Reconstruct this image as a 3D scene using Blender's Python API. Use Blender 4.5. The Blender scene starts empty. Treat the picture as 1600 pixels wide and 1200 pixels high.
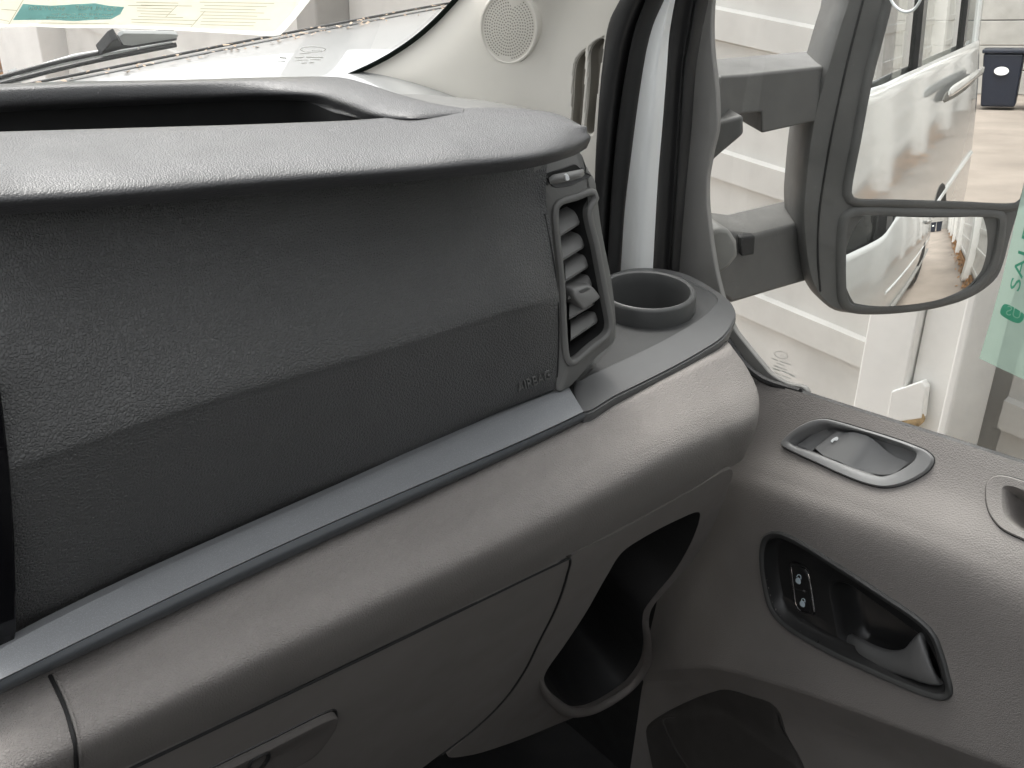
import bpy, bmesh, math, random
import numpy as np
from mathutils import Vector, Matrix
from mathutils.bvhtree import BVHTree

random.seed(7); rng = np.random.default_rng(7)
S = bpy.context.scene
COL = S.collection
R = math.radians

# ------------------------------------------------------------------ camera
CZ = 1.85                       # lens height above the ground
FPX = 1750.0                    # focal length in pixels of a 1600 px wide frame
YAW, PITCH, ROLL = R(39.5), R(29.0), R(-0.5)
def cam_axes():
    cy, sy, cp, sp, cr, sr = math.cos(YAW), math.sin(YAW), math.cos(PITCH), math.sin(PITCH), math.cos(ROLL), math.sin(ROLL)
    f = np.array([sy*cp, cy*cp, -sp]); rt = np.array([cy, -sy, 0.0]); dn = np.cross(f, rt)
    return np.array([cr*rt + sr*dn, -sr*rt + cr*dn, f])
AX = cam_axes()
cd = bpy.data.cameras.new('camera'); cam = bpy.data.objects.new('camera', cd); COL.objects.link(cam)
cd.sensor_width = 36.0; cd.lens = 36.0*FPX/1600.0; cd.clip_start = 0.02; cd.clip_end = 500.0
rot = Matrix((AX[0], -AX[1], -AX[2])).transposed()
cam.matrix_world = Matrix.Translation((0, 0, CZ)) @ rot.to_4x4()
S.camera = cam

# ------------------------------------------------------------------ sky, sun, exposure
SUN_EL, SUN_AZ = R(62), R(18)          # azimuth from +Y towards +X
w = bpy.data.worlds.new('World'); S.world = w; w.use_nodes = True
nt = w.node_tree; nt.nodes.clear()
sky = nt.nodes.new('ShaderNodeTexSky'); sky.sky_type = 'NISHITA'; sky.sun_disc = False
sky.sun_elevation = SUN_EL; sky.sun_rotation = SUN_AZ; sky.dust_density = 4.0; sky.air_density = 1.0; sky.ozone_density = 0.6
hs = nt.nodes.new('ShaderNodeHueSaturation'); hs.inputs['Saturation'].default_value = 0.10
bg = nt.nodes.new('ShaderNodeBackground'); bg.inputs['Strength'].default_value = 0.15
wo = nt.nodes.new('ShaderNodeOutputWorld')
nt.links.new(sky.outputs[0], hs.inputs['Color']); nt.links.new(hs.outputs[0], bg.inputs[0]); nt.links.new(bg.outputs[0], wo.inputs[0])
sl = bpy.data.lights.new('sun', 'SUN'); so = bpy.data.objects.new('sun', sl); COL.objects.link(so)
sl.energy = 0.8; sl.angle = R(28); sl.color = (1.0, 0.96, 0.9)
sd = Vector((math.cos(SUN_EL)*math.sin(SUN_AZ), math.cos(SUN_EL)*math.cos(SUN_AZ), math.sin(SUN_EL)))
so.rotation_euler = sd.to_track_quat('Z', 'Y').to_euler(); so.location = sd*20
S.view_settings.view_transform = 'Standard'; S.view_settings.look = 'None'
S.view_settings.gamma = 1.0; S.view_settings.use_curve_mapping = False
S.view_settings.exposure = 1.48
S.cycles.use_denoising = True; S.cycles.use_adaptive_sampling = True; S.cycles.adaptive_threshold = 0.03
S.cycles.max_bounces = 7; S.cycles.diffuse_bounces = 4; S.cycles.glossy_bounces = 3
S.cycles.transmission_bounces = 4; S.cycles.transparent_max_bounces = 12
S.cycles.sample_clamp_indirect = 6.0; S.cycles.caustics_reflective = False; S.cycles.caustics_refractive = False

# ------------------------------------------------------------------ geometry helpers (coordinates are relative to the lens: x right, y ahead, z up)
def ray(x, y): return AX.T @ np.array([x-800.0, y-600.0, FPX])/FPX
def U(x, y, X=None, Y=None, Z=None, P=None):
    d = ray(x, y)
    if X is not None: return d*(X/d[0])
    if Y is not None: return d*(Y/d[1])
    if Z is not None: return d*(Z/d[2])
    p, n = np.array(P[0], float), np.array(P[1], float)
    return d*(np.dot(p, n)/np.dot(d, n))
def proj(v):
    c = AX @ np.asarray(v, float)
    return 800+FPX*c[0]/c[2], 600+FPX*c[1]/c[2]
def A(p): return np.array(p, float)
def unit(v): v = A(v); return v/np.linalg.norm(v)
def _crv(P, t):
    """Catmull-Rom through P (n,3) at parameters t in [0, n-1], uniform knots."""
    P = np.asarray(P, float); n = len(P)
    if n == 2: return P[0]+(P[1]-P[0])*t[:, None]
    E = np.vstack([2*P[0]-P[1], P, 2*P[-1]-P[-2]])
    i = np.clip(np.floor(t).astype(int), 0, n-2); u = (t-i)[:, None]
    p0, p1, p2, p3 = E[i], E[i+1], E[i+2], E[i+3]
    d1 = np.linalg.norm(p1-p0, axis=1)[:, None]**.5+1e-9; d2 = np.linalg.norm(p2-p1, axis=1)[:, None]**.5+1e-9; d3 = np.linalg.norm(p3-p2, axis=1)[:, None]**.5+1e-9
    m1 = (p2-p1+d2*((p1-p0)/d1-(p2-p0)/(d1+d2))); m2 = (p2-p1+d2*((p3-p2)/d3-(p3-p1)/(d2+d3)))
    return (2*u**3-3*u**2+1)*p1+(u**3-2*u**2+u)*m1+(-2*u**3+3*u**2)*p2+(u**3-u**2)*m2
def spline(P, n, closed=False):
    P = np.asarray(P, float)
    if closed:
        k = 3; P = np.vstack([P[-k:], P, P[:k+1]]); t = np.linspace(k, len(P)-k-1, 1200)
    else: t = np.linspace(0, len(P)-1, 1200)
    D = _crv(P, t); s = np.r_[0, np.cumsum(np.linalg.norm(np.diff(D, axis=0), axis=1))]
    q = np.linspace(0, s[-1], n+1)[:-1] if closed else np.linspace(0, s[-1], n)
    return np.stack([np.interp(q, s, D[:, k]) for k in range(D.shape[1])], 1)
def grid_faces(nu, nv, closed=False):
    F = []
    for j in range(nv-1):
        for i in range(nu if closed else nu-1):
            a = j*nu+i; b = j*nu+(i+1) % nu
            F.append((a, b, b+nu, a+nu))
    return F
def loft(rails, nu=90, nv=6, sharp=(), closed=False):
    Rl = [spline(r, nu, closed) for r in rails]
    cuts = [0]+sorted(sharp)+[len(Rl)-1]; rows = []
    for a, b in zip(cuts[:-1], cuts[1:]):
        seg = np.array(Rl[a:b+1]); t = np.linspace(0, b-a, (b-a)*nv+1)
        colsv = np.stack([_crv(seg[:, i], t) for i in range(nu)], 1)
        rows.append(colsv if not rows else colsv[1:])
    G = np.vstack(rows)
    return G.reshape(-1, 3), grid_faces(nu, G.shape[0], closed)
def inside(poly, x, y):
    c = False; n = len(poly); j = n-1
    for i in range(n):
        xi, yi = poly[i]; xj, yj = poly[j]
        if (yi > y) != (yj > y) and x < (xj-xi)*(y-yi)/(yj-yi)+xi: c = not c
        j = i
    return c
def cut(VF, polys):
    V_, F_ = VF; out = []
    pr = [proj(v) for v in V_]
    for f in F_:
        cx = sum(pr[i][0] for i in f)/len(f); cy = sum(pr[i][1] for i in f)/len(f)
        if not any(inside(p, cx, cy) for p in polys): out.append(f)
    return V_, out
def join(*parts):
    V_ = []; F_ = []
    for v, f in parts:
        o = len(V_); V_ += [tuple(p) for p in v]; F_ += [tuple(i+o for i in q) for q in f]
    return np.array(V_), F_
def bvh(VF): return BVHTree.FromPolygons([tuple(v) for v in VF[0]], [tuple(f) for f in VF[1]])
def hit(b, x, y, default=None):
    d = ray(x, y); h = b.ray_cast(Vector((0, 0, 0)), Vector(unit(d)))
    if h[0] is None: return None
    return A(h[0])

def mk(name, VF, mat, parent=None, smooth=True, ang=38, thick=0.0, bevel=0.0, kind=None):
    V_, F_ = VF
    V_ = np.asarray(V_, float)+np.array([0, 0, CZ])
    used = sorted({i for f in F_ for i in f}); mp = {k: i for i, k in enumerate(used)}
    me = bpy.data.meshes.new(name)
    me.from_pydata([tuple(V_[i]) for i in used], [], [tuple(mp[i] for i in f) for f in F_])
    bm = bmesh.new(); bm.from_mesh(me); bmesh.ops.recalc_face_normals(bm, faces=bm.faces); bm.to_mesh(me); bm.free()
    me.polygons.foreach_set('use_smooth', [smooth]*len(me.polygons))
    if smooth: me.set_sharp_from_angle(angle=R(ang))
    me.materials.append(mat)
    o = bpy.data.objects.new(name, me); COL.objects.link(o)
    if bevel:
        m = o.modifiers.new('bevel', 'BEVEL'); m.width = bevel; m.segments = 3; m.limit_method = 'ANGLE'; m.angle_limit = R(35)
        m.harden_normals = False
    if thick:
        m = o.modifiers.new('thickness', 'SOLIDIFY'); m.thickness = thick; m.offset = -1
    if parent: setpar(o, parent)
    if kind: o['kind'] = kind
    return o
def setpar(o, p):
    o.parent = p; o.matrix_parent_inverse = Matrix.Translation(-world_loc(p))
def world_loc(p):
    v = Vector(p.location)
    while p.parent is not None and False: pass
    return v
def thing(name, label, cat, loc=(0, 0, 0), group=None):
    o = bpy.data.objects.new(name, None); COL.objects.link(o); o.empty_display_size = .05
    o.location = (loc[0], loc[1], loc[2]+CZ); o['label'] = label; o['category'] = cat
    if group: o['group'] = group
    return o
def tag(o, label, cat, group=None):
    o['label'] = label; o['category'] = cat
    if group: o['group'] = group
    return o
def newell(L):
    n = np.zeros(3)
    for i in range(len(L)): n += np.cross(L[i], L[(i+1) % len(L)])
    n = unit(n)
    return n if np.dot(n, -L.mean(0)) > 0 else -n
def inset_loop(L, n, d):
    if abs(d) < 1e-9: return L.copy()
    T = np.roll(L, -1, 0)-np.roll(L, 1, 0); T /= np.linalg.norm(T, axis=1)[:, None]+1e-12
    N = np.cross(n, T); c = L.mean(0)
    if np.sum((c-L)*N) < 0: N = -N
    return L+N*d
def smooth_loop(L, k):
    for _ in range(k): L = .5*L+.25*(np.roll(L, 1, 0)+np.roll(L, -1, 0))
    return L
def loop_of(px, surf=None, N=72, **pl):
    if surf is not None:
        pts = [hit(surf, *p) for p in px]; pts = [p for p in pts if p is not None]
    else: pts = [U(*p, **pl) for p in px]
    return spline(pts, N, closed=True)
def stack(loops, cap=True, cap0=False):
    N = len(loops[0]); V_ = np.vstack(loops); F_ = grid_faces(N, len(loops), True)
    if cap: F_.append(tuple(range((len(loops)-1)*N, len(loops)*N)))
    if cap0: F_.append(tuple(reversed(range(N))))
    return V_, F_
def emboss(L, prof, n=None, cap=True, cap0=False):
    if n is None: n = newell(L)
    return stack([inset_loop(L, n, i)+n*h for i, h in prof], cap, cap0)
def align(a, b):
    """roll / flip loop b so that it pairs best with loop a"""
    best = None
    for f in (b, b[::-1]):
        for k in range(len(b)):
            q = np.roll(f, k, 0); s = np.sum((a-q)**2)
            if best is None or s < best[0]: best = (s, q)
    return best[1]
def tube(P, r, n=40, m=10, caps=True, taper=0.0):
    RR = np.full(n, r)
    if taper: RR = r*np.clip(np.minimum(np.arange(n), np.arange(n)[::-1])/(taper*n), .12, 1)**.6
    C = spline(P, n) if len(P) > 2 else A(P[0])+(A(P[1])-A(P[0]))*np.linspace(0, 1, n)[:, None]
    T = np.gradient(C, axis=0); T /= np.linalg.norm(T, axis=1)[:, None]
    up = A((0, 0, 1)) if abs(T[0][2]) < .9 else A((1, 0, 0)); loops = []
    prev_a = None
    for c, t, r in zip(C, T, RR):
        b = np.cross(t, prev_a) if prev_a is not None else np.cross(t, unit(np.cross(t, up))); b = unit(b); a = unit(np.cross(b, t)); prev_a = a
        loops.append(np.array([c+r*(math.cos(k*2*math.pi/m)*a+math.sin(k*2*math.pi/m)*b) for k in range(m)]))
    return stack(loops, caps, caps)
def box(c, s, rz=0.0):
    c = A(c); hx, hy, hz = s[0]/2, s[1]/2, s[2]/2
    V_ = np.array([(x, y, z) for z in (-hz, hz) for x, y in ((-hx, -hy), (hx, -hy), (hx, hy), (-hx, hy))])
    q = np.array([[math.cos(rz), -math.sin(rz), 0], [math.sin(rz), math.cos(rz), 0], [0, 0, 1]])
    return (q @ V_.T).T+c, [(3, 2, 1, 0), (4, 5, 6, 7), (0, 1, 5, 4), (1, 2, 6, 5), (2, 3, 7, 6), (3, 0, 4, 7)]
def hexa(front, d):
    """prism from an outline of 3-D points extruded by vector d"""
    L = np.array(front); N = len(L)
    return stack([L, L+A(d)], True, True)
def slab(q0, q1, thick, n):
    """closed slab between two polylines of equal length, thickness along n"""
    q0, q1 = np.array(q0), np.array(q1); k = len(q0)
    V_ = np.vstack([q0, q1, q0+A(n)*thick, q1+A(n)*thick]); F_ = []
    for i in range(k-1):
        F_ += [(i, i+1, k+i+1, k+i), (2*k+i+1, 2*k+i, 3*k+i, 3*k+i+1), (i+1, i, 2*k+i, 2*k+i+1), (k+i, k+i+1, 3*k+i+1, 3*k+i)]
    F_ += [(0, k, 3*k, 2*k), (k-1, 3*k-1, 4*k-1, 2*k-1)]
    return V_, F_
def text_vf(s, o, xd, yd, size, ext=0.0004, width=None):
    cu = bpy.data.curves.new('lettering', 'FONT'); cu.body = s; cu.size = 1.0; cu.extrude = 0.0; cu.resolution_u = 3
    ob = bpy.data.objects.new('lettering_source', cu); COL.objects.link(ob)
    dg = bpy.context.evaluated_depsgraph_get(); me = bpy.data.meshes.new_from_object(ob.evaluated_get(dg))
    co = np.array([v.co[:] for v in me.vertices]); F_ = [tuple(p.vertices) for p in me.polygons]
    ed = {}
    for f in F_:
        for a, b in zip(f, f[1:]+f[:1]): ed[(a, b)] = 1
    bpy.data.objects.remove(ob); bpy.data.curves.remove(cu); bpy.data.meshes.remove(me)
    wd = co[:, 0].max()-co[:, 0].min(); sx = (width/wd) if width else size
    xd, yd = unit(xd), unit(yd); n = np.cross(xd, yd); n = n if np.dot(n, -A(o)) > 0 else -n
    base = A(o)+np.outer((co[:, 0]-co[:, 0].min())*sx, xd)+np.outer(co[:, 1]*size, yd)
    k = len(co); V_ = np.vstack([base+n*ext, base]); G = list(F_)
    for (a, b) in ed:
        if (b, a) not in ed: G.append((b, a, a+k, b+k))
    return V_, G

# ------------------------------------------------------------------ materials
def mat(name, col, rough=.5, metal=0.0, spec=.5, grain=0.0, gscale=700., gtype='leather', var=.06, coat=0.0, vscale=9.0, rvar=0.06, fleck=0.0, dust=0.0):
    m = bpy.data.materials.new(name); m.use_nodes = True; t = m.node_tree; n = t.nodes; l = t.links
    b = n['Principled BSDF']; b.inputs['Roughness'].default_value = rough; b.inputs['Metallic'].default_value = metal
    b.inputs['Specular IOR Level'].default_value = spec; b.inputs['Coat Weight'].default_value = coat; b.inputs['Coat Roughness'].default_value = .04
    tc = n.new('ShaderNodeTexCoord')
    ns = n.new('ShaderNodeTexNoise'); ns.inputs['Scale'].default_value = vscale; ns.inputs['Detail'].default_value = 6
    l.new(tc.outputs['Object'], ns.inputs['Vector'])
    mp = n.new('ShaderNodeMapRange'); mp.inputs['From Min'].default_value = .3; mp.inputs['From Max'].default_value = .7
    mp.inputs['To Min'].default_value = 1-var; mp.inputs['To Max'].default_value = 1+var
    l.new(ns.outputs['Fac'], mp.inputs['Value'])
    mx = n.new('ShaderNodeMix'); mx.data_type = 'RGBA'; mx.blend_type = 'MULTIPLY'; mx.inputs['Factor'].default_value = 1
    mx.inputs['A'].default_value = (*col, 1); l.new(mp.outputs[0], mx.inputs['B']); last = mx.outputs['Result']
    if fleck or dust:
        n2 = n.new('ShaderNodeTexNoise'); n2.inputs['Scale'].default_value = 1500 if fleck else 420; n2.inputs['Detail'].default_value = 2
        l.new(tc.outputs['Object'], n2.inputs['Vector'])
        m2 = n.new('ShaderNodeMapRange'); m2.inputs['From Min'].default_value = .5 if fleck else .70; m2.inputs['From Max'].default_value = .75 if fleck else .78
        m2.inputs['To Max'].default_value = fleck or dust
        l.new(n2.outputs['Fac'], m2.inputs['Value'])
        x2 = n.new('ShaderNodeMix'); x2.data_type = 'RGBA'; l.new(m2.outputs[0], x2.inputs['Factor']); l.new(last, x2.inputs['A'])
        x2.inputs['B'].default_value = (.55, .58, .62, 1) if fleck else (.5, .49, .46, 1); last = x2.outputs['Result']
    l.new(last, b.inputs['Base Color'])
    if rvar:
        m3 = n.new('ShaderNodeMapRange'); m3.inputs['From Min'].default_value = .3; m3.inputs['From Max'].default_value = .7
        m3.inputs['To Min'].default_value = max(0, rough-rvar); m3.inputs['To Max'].default_value = min(1, rough+rvar)
        n3 = n.new('ShaderNodeTexNoise'); n3.inputs['Scale'].default_value = vscale*3.1; n3.inputs['Detail'].default_value = 4
        l.new(tc.outputs['Object'], n3.inputs['Vector']); l.new(n3.outputs['Fac'], m3.inputs['Value']); l.new(m3.outputs[0], b.inputs['Roughness'])
    if grain:
        bp = n.new('ShaderNodeBump'); bp.inputs['Strength'].default_value = grain; bp.inputs['Distance'].default_value = .0009
        if gtype == 'leather':
            wv = n.new('ShaderNodeTexNoise'); wv.inputs['Scale'].default_value = gscale*.55; wv.inputs['Detail'].default_value = 2
            l.new(tc.outputs['Object'], wv.inputs['Vector'])
            vm = n.new('ShaderNodeVectorMath'); vm.operation = 'MULTIPLY_ADD'
            vm.inputs[1].default_value = (.0012*700/gscale,)*3; l.new(wv.outputs['Color'], vm.inputs[0]); l.new(tc.outputs['Object'], vm.inputs[2])
            vo = n.new('ShaderNodeTexVoronoi'); vo.feature = 'DISTANCE_TO_EDGE'; vo.inputs['Scale'].default_value = gscale
            l.new(vm.outputs[0], vo.inputs['Vector'])
            iv = n.new('ShaderNodeMapRange'); iv.interpolation_type = 'SMOOTHSTEP'; iv.inputs['From Min'].default_value = .0; iv.inputs['From Max'].default_value = .28
            l.new(vo.outputs['Distance'], iv.inputs['Value'])
            l.new(iv.outputs[0], bp.inputs['Height'])
        else:
            nz = n.new('ShaderNodeTexNoise'); nz.inputs['Scale'].default_value = gscale; nz.inputs['Detail'].default_value = 3
            l.new(tc.outputs['Object'], nz.inputs['Vector']); l.new(nz.outputs['Fac'], bp.inputs['Height'])
        l.new(bp.outputs[0], b.inputs['Normal'])
    return m
def glass_mat(name, tint, refl=.05, edge=None):
    m = bpy.data.materials.new(name); m.use_nodes = True; t = m.node_tree; n = t.nodes; l = t.links; n.clear()
    o = n.new('ShaderNodeOutputMaterial'); tr = n.new('ShaderNodeBsdfTransparent'); tr.inputs[0].default_value = (*tint, 1)
    gl = n.new('ShaderNodeBsdfGlossy'); gl.inputs['Roughness'].default_value = .0; gl.inputs['Color'].default_value = (1, 1, 1, 1)
    fr = n.new('ShaderNodeLayerWeight'); fr.inputs['Blend'].default_value = .5
    pw = n.new('ShaderNodeMath'); pw.operation = 'POWER'; pw.inputs[1].default_value = 5.0; l.new(fr.outputs['Facing'], pw.inputs[0])
    mu = n.new('ShaderNodeMath'); mu.operation = 'MULTIPLY_ADD'; mu.inputs[1].default_value = .75; mu.inputs[2].default_value = refl
    l.new(pw.outputs[0], mu.inputs[0]); mx = n.new('ShaderNodeMixShader')
    dd_ = n.new('ShaderNodeBsdfDiffuse'); dd_.inputs[0].default_value = (.8, .79, .75, 1); dm = n.new('ShaderNodeMixShader')
    tcg = n.new('ShaderNodeTexCoord'); nzg = n.new('ShaderNodeTexNoise'); nzg.inputs['Scale'].default_value = 26; nzg.inputs['Detail'].default_value = 8; nzg.inputs['Roughness'].default_value = .7
    mpg = n.new('ShaderNodeMapRange'); mpg.inputs['From Min'].default_value = .45; mpg.inputs['From Max'].default_value = .8; mpg.inputs['To Max'].default_value = .05
    l.new(tcg.outputs['Object'], nzg.inputs['Vector']); l.new(nzg.outputs['Fac'], mpg.inputs['Value']); l.new(mpg.outputs[0], dm.inputs[0]); l.new(tr.outputs[0], dm.inputs[1]); l.new(dd_.outputs[0], dm.inputs[2])
    l.new(mu.outputs[0], mx.inputs[0]); l.new(dm.outputs[0], mx.inputs[1]); l.new(gl.outputs[0], mx.inputs[2]); l.new(mx.outputs[0], o.inputs[0])
    return m
def film_mat(name, col, through=.5, var=0.08, transp=0.0, bands=0.0):
    """thin translucent sheet: paper, label film"""
    m = bpy.data.materials.new(name); m.use_nodes = True; t = m.node_tree; n = t.nodes; l = t.links; n.clear()
    o = n.new('ShaderNodeOutputMaterial'); d = n.new('ShaderNodeBsdfDiffuse'); tl = n.new('ShaderNodeBsdfTranslucent')
    tc = n.new('ShaderNodeTexCoord'); ns = n.new('ShaderNodeTexNoise'); ns.inputs['Scale'].default_value = 60; l.new(tc.outputs['Object'], ns.inputs['Vector'])
    mp = n.new('ShaderNodeMapRange'); mp.inputs['To Min'].default_value = 1-var; mp.inputs['To Max'].default_value = 1+var*.4; l.new(ns.outputs['Fac'], mp.inputs['Value'])
    mx = n.new('ShaderNodeMix'); mx.data_type = 'RGBA'; mx.blend_type = 'MULTIPLY'; mx.inputs['Factor'].default_value = 1; mx.inputs['A'].default_value = (*col, 1)
    l.new(mp.outputs[0], mx.inputs['B']); l.new(mx.outputs['Result'], d.inputs['Color']); l.new(mx.outputs['Result'], tl.inputs['Color'])
    s = n.new('ShaderNodeMixShader'); s.inputs[0].default_value = through; l.new(d.outputs[0], s.inputs[1]); l.new(tl.outputs[0], s.inputs[2]); last = s.outputs[0]
    if transp:
        tr = n.new('ShaderNodeBsdfTransparent'); tr.inputs[0].default_value = (*[min(1, c*1.15) for c in col], 1); s2 = n.new('ShaderNodeMixShader'); s2.inputs[0].default_value = transp
        l.new(last, s2.inputs[1]); l.new(tr.outputs[0], s2.inputs[2]); last = s2.outputs[0]
    l.new(last, o.inputs[0]); return m

M = {}
M['pad'] = mat('black_grained_plastic', (.042, .042, .043), .42, spec=.62, grain=.24, gscale=540, dust=.2)
M['panel'] = mat('black_grained_panel', (.080, .080, .079), .52, spec=.42, grain=.7, gscale=420, rvar=.08)
M['vent'] = mat('charcoal_plastic', (.125, .124, .118), .5, grain=.10, gscale=1400, gtype='fine')
M['slat'] = mat('vent_slat_plastic', (.2, .198, .19), .5, grain=.06, gscale=1600, gtype='fine')
M['trim'] = mat('blue_grey_satin_trim', (.235, .242, .25), .40, metal=.15, grain=.12, gscale=1500, gtype='fine', fleck=.28)
M['trimlip'] = mat('dark_trim_lip', (.055, .06, .065), .4, grain=.06, gscale=1500, gtype='fine')
M['ledge'] = mat('grey_smooth_plastic', (.075, .076, .076), .42, grain=.06, gscale=1500, gtype='fine')
M['ledgetop'] = mat('shaded_ledge_plastic', (.034, .035, .035), .5, grain=.12, gscale=900, gtype='fine')  # darker copy of the ledge plastic, for shade and texture on its top
M['cup'] = mat('cup_holder_plastic', (.06, .061, .06), .42, grain=.05, gscale=1500, gtype='fine')
M['taupe'] = mat('taupe_grained_plastic', (.235, .219, .206), .72, spec=.24, grain=.6, gscale=470)
M['tauped'] = mat('taupe_smooth_plastic', (.195, .180, .168), .6, grain=.08, gscale=1100, gtype='fine')
M['latch'] = mat('dark_taupe_latch', (.125, .115, .107), .65, spec=.3, grain=.08, gscale=1100, gtype='fine')
M['door'] = mat('taupe_door_plastic', (.255, .238, .224), .72, spec=.24, grain=.32, gscale=440)
M['bezel'] = mat('grey_switch_bezel', (.215, .216, .214), .5, grain=.05, gscale=1500, gtype='fine')
M['gloss'] = mat('black_satin_plastic', (.022, .022, .022), .33, var=.02, grain=.02, gscale=900, gtype='fine')
M['lever'] = mat('dark_handle_metal', (.17, .17, .168), .45, metal=.3, grain=.02, gscale=900, gtype='fine')
M['screen'] = mat('glossy_black_screen', (.004, .004, .005), .06, var=.02, rvar=.01)
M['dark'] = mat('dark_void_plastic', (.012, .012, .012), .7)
M['speaker_shade'] = mat('shaded_speaker_surround', (.06, .056, .052), .75, grain=.3, gscale=900, gtype='fine')
M['carpet'] = mat('dark_carpet', (.018, .018, .018), .95, grain=.5, gscale=900, gtype='fine')
M['cream'] = mat('cream_pillar_plastic', (.70, .672, .605), .5, grain=.08, gscale=1100, gtype='fine', var=.02)
M['slot'] = mat('grey_brown_recess', (.27, .25, .21), .6)
M['rubber'] = mat('black_rubber', (.016, .016, .016), .55, grain=.08, gscale=700, gtype='fine', dust=.05)
M['sail'] = mat('grey_weathered_plastic', (.27, .265, .25), .6, grain=.12, gscale=900, gtype='fine', dust=.15, var=.12)
M['mirror_plastic'] = mat('black_textured_housing', (.105, .104, .10), .52, grain=.2, gscale=900, gtype='fine', dust=.22, var=.2)
M['paint'] = mat('white_car_paint', (.52, .53, .525), .35, coat=1.0, var=.01, rvar=0)
M['hood'] = mat('dimmed_hood_paint', (.27, .274, .27), .35, coat=1.0, var=.01, rvar=0)  # the van's white paint, darkened to offset strong light on the hood
M['frame_paint'] = mat('white_frame_paint', (.84, .855, .84), .35, var=.02)
M['mirror'] = mat('mirror_silver', (.88, .89, .88), .0, metal=1.0, var=.0, rvar=0)
M['glass'] = glass_mat('clear_glass', (.96, .965, .955), .04)
M['sideglass'] = glass_mat('side_glass', (.95, .96, .945), .02)
M['tintglass'] = glass_mat('tinted_glass', (.62, .65, .62), .16)
M['darkglass'] = mat('tinted_window', (.03, .035, .035), .03, spec=.8, rvar=0)
M['frit'] = mat('black_frit', (.008, .012, .010), .8, spec=.1)
M['siding'] = mat('white_siding', (.68, .67, .64), .6, grain=.1, gscale=60, gtype='fine', var=.10, vscale=5)
M['post'] = mat('white_post_paint', (.88, .875, .85), .55, grain=.15, gscale=40, gtype='fine', var=.05, vscale=5)
M['rust'] = mat('rusty_stain', (.42, .30, .16), .8, var=.4, vscale=60)
M['ground'] = mat('tan_concrete', (.30, .258, .222), .9, grain=.4, gscale=60, gtype='fine', var=.18, vscale=1.3)
M['litter'] = mat('brown_leaf_litter', (.36, .20, .09), .9, var=.5, vscale=40)
M['flakes'] = mat('tan_reflection', (.40, .31, .23), .9, var=.5, vscale=90)
M['bin'] = mat('dark_blue_bin', (.010, .014, .026), .45)
M['greywall'] = mat('grey_block_wall', (.34, .33, .31), .8, var=.12, vscale=4)
M['headliner'] = mat('pale_headliner', (.52, .51, .48), .9)
M['paper'] = film_mat('cream_paper', (.76, .73, .655), .62)
M['paperedge'] = film_mat('clear_label_border', (.86, .87, .82), .6, transp=.35)
M['teal'] = film_mat('teal_ink', (.28, .58, .63), .62, var=.1)
M['ink'] = film_mat('faint_ink', (.44, .42, .31), .6)
M['whiteink'] = film_mat('white_ink', (.85, .86, .80), .62)
M['green'] = film_mat('green_film', (.68, .88, .77), .6, transp=.5)
M['greenink'] = film_mat('dark_green_ink', (.10, .36, .25), .5, transp=.2)
M['etch'] = mat('etched_mark', (.6, .6, .56), .8)
M['etchw'] = mat('etched_white_mark', (.75, .76, .70), .8)
M['white'] = mat('white_print', (.85, .87, .87), .5, var=.0)
M['icon'] = mat('pale_blue_icon', (.62, .74, .80), .5, var=.0)
M['chrome'] = mat('bright_chrome', (.8, .8, .8), .12, metal=1, var=0)
M['silver'] = mat('silver_wiper_arm', (.45, .46, .45), .35, metal=.3)

# ================================================================== THE SETTING
WX = 2.2
def structure(o): o['kind'] = 'structure'; return o
structure(mk('ground', ([(-60, -60, -CZ), (60, -60, -CZ), (60, 60, -CZ), (-60, 60, -CZ)], [(0, 1, 2, 3)]), M['ground'], smooth=False))

# garage row along the right hand side: boards of overlapping siding and white posts
gar = thing('garage_row', 'long off-white garage row with horizontal lap siding beyond the passenger window', 'garage', (WX, 0, -CZ))
BH = .345; LIP = .085
def board(y0, y1, z):
    # one lap board: slanting face, a proud lip along its lower edge
    prof = [(WX+.06, z+BH), (WX+.012, z+BH), (WX+.004, z+LIP), (WX-.012, z+LIP-.005), (WX-.012, z+.010), (WX+.004, z+.004), (WX+.012, z+.0005), (WX+.06, z+.0005)]
    a = np.array([(x, y0, q) for x, q in prof]); b = np.array([(x, y1, q) for x, q in prof])
    return stack([a, b], True, True)
z0s = [-1.293+BH*k for k in range(-1, 5)]
spans = [(-18.8, -17), (-16.7, -14.2), (-13.9, -11.4), (-11.1, -8.6), (-8.3, -5.8), (-5.5, -3.0), (-2.7, -.3+.0), (.0-.3+.25, .96), (1.25, 3.62), (3.78, 6.75), (7.6, 10.4), (10.7, 14)]
for (y0, y1) in spans:
    for z in z0s: mk('board', board(y0, y1, z), M['siding'], gar, ang=25)
mk('backing_wall', box((WX+.16, -2.5, -.65), (.18, 33, 2.4)), M['siding'], gar, smooth=False)
for yc in (-16.85, -14.05, -11.25, -8.45, -5.65, -2.85, -.17, 10.55):
    mk('post', box((WX-.05, yc, -.475), (.2, .3, 2.75)), M['post'], gar, smooth=False, bevel=.008)
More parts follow.
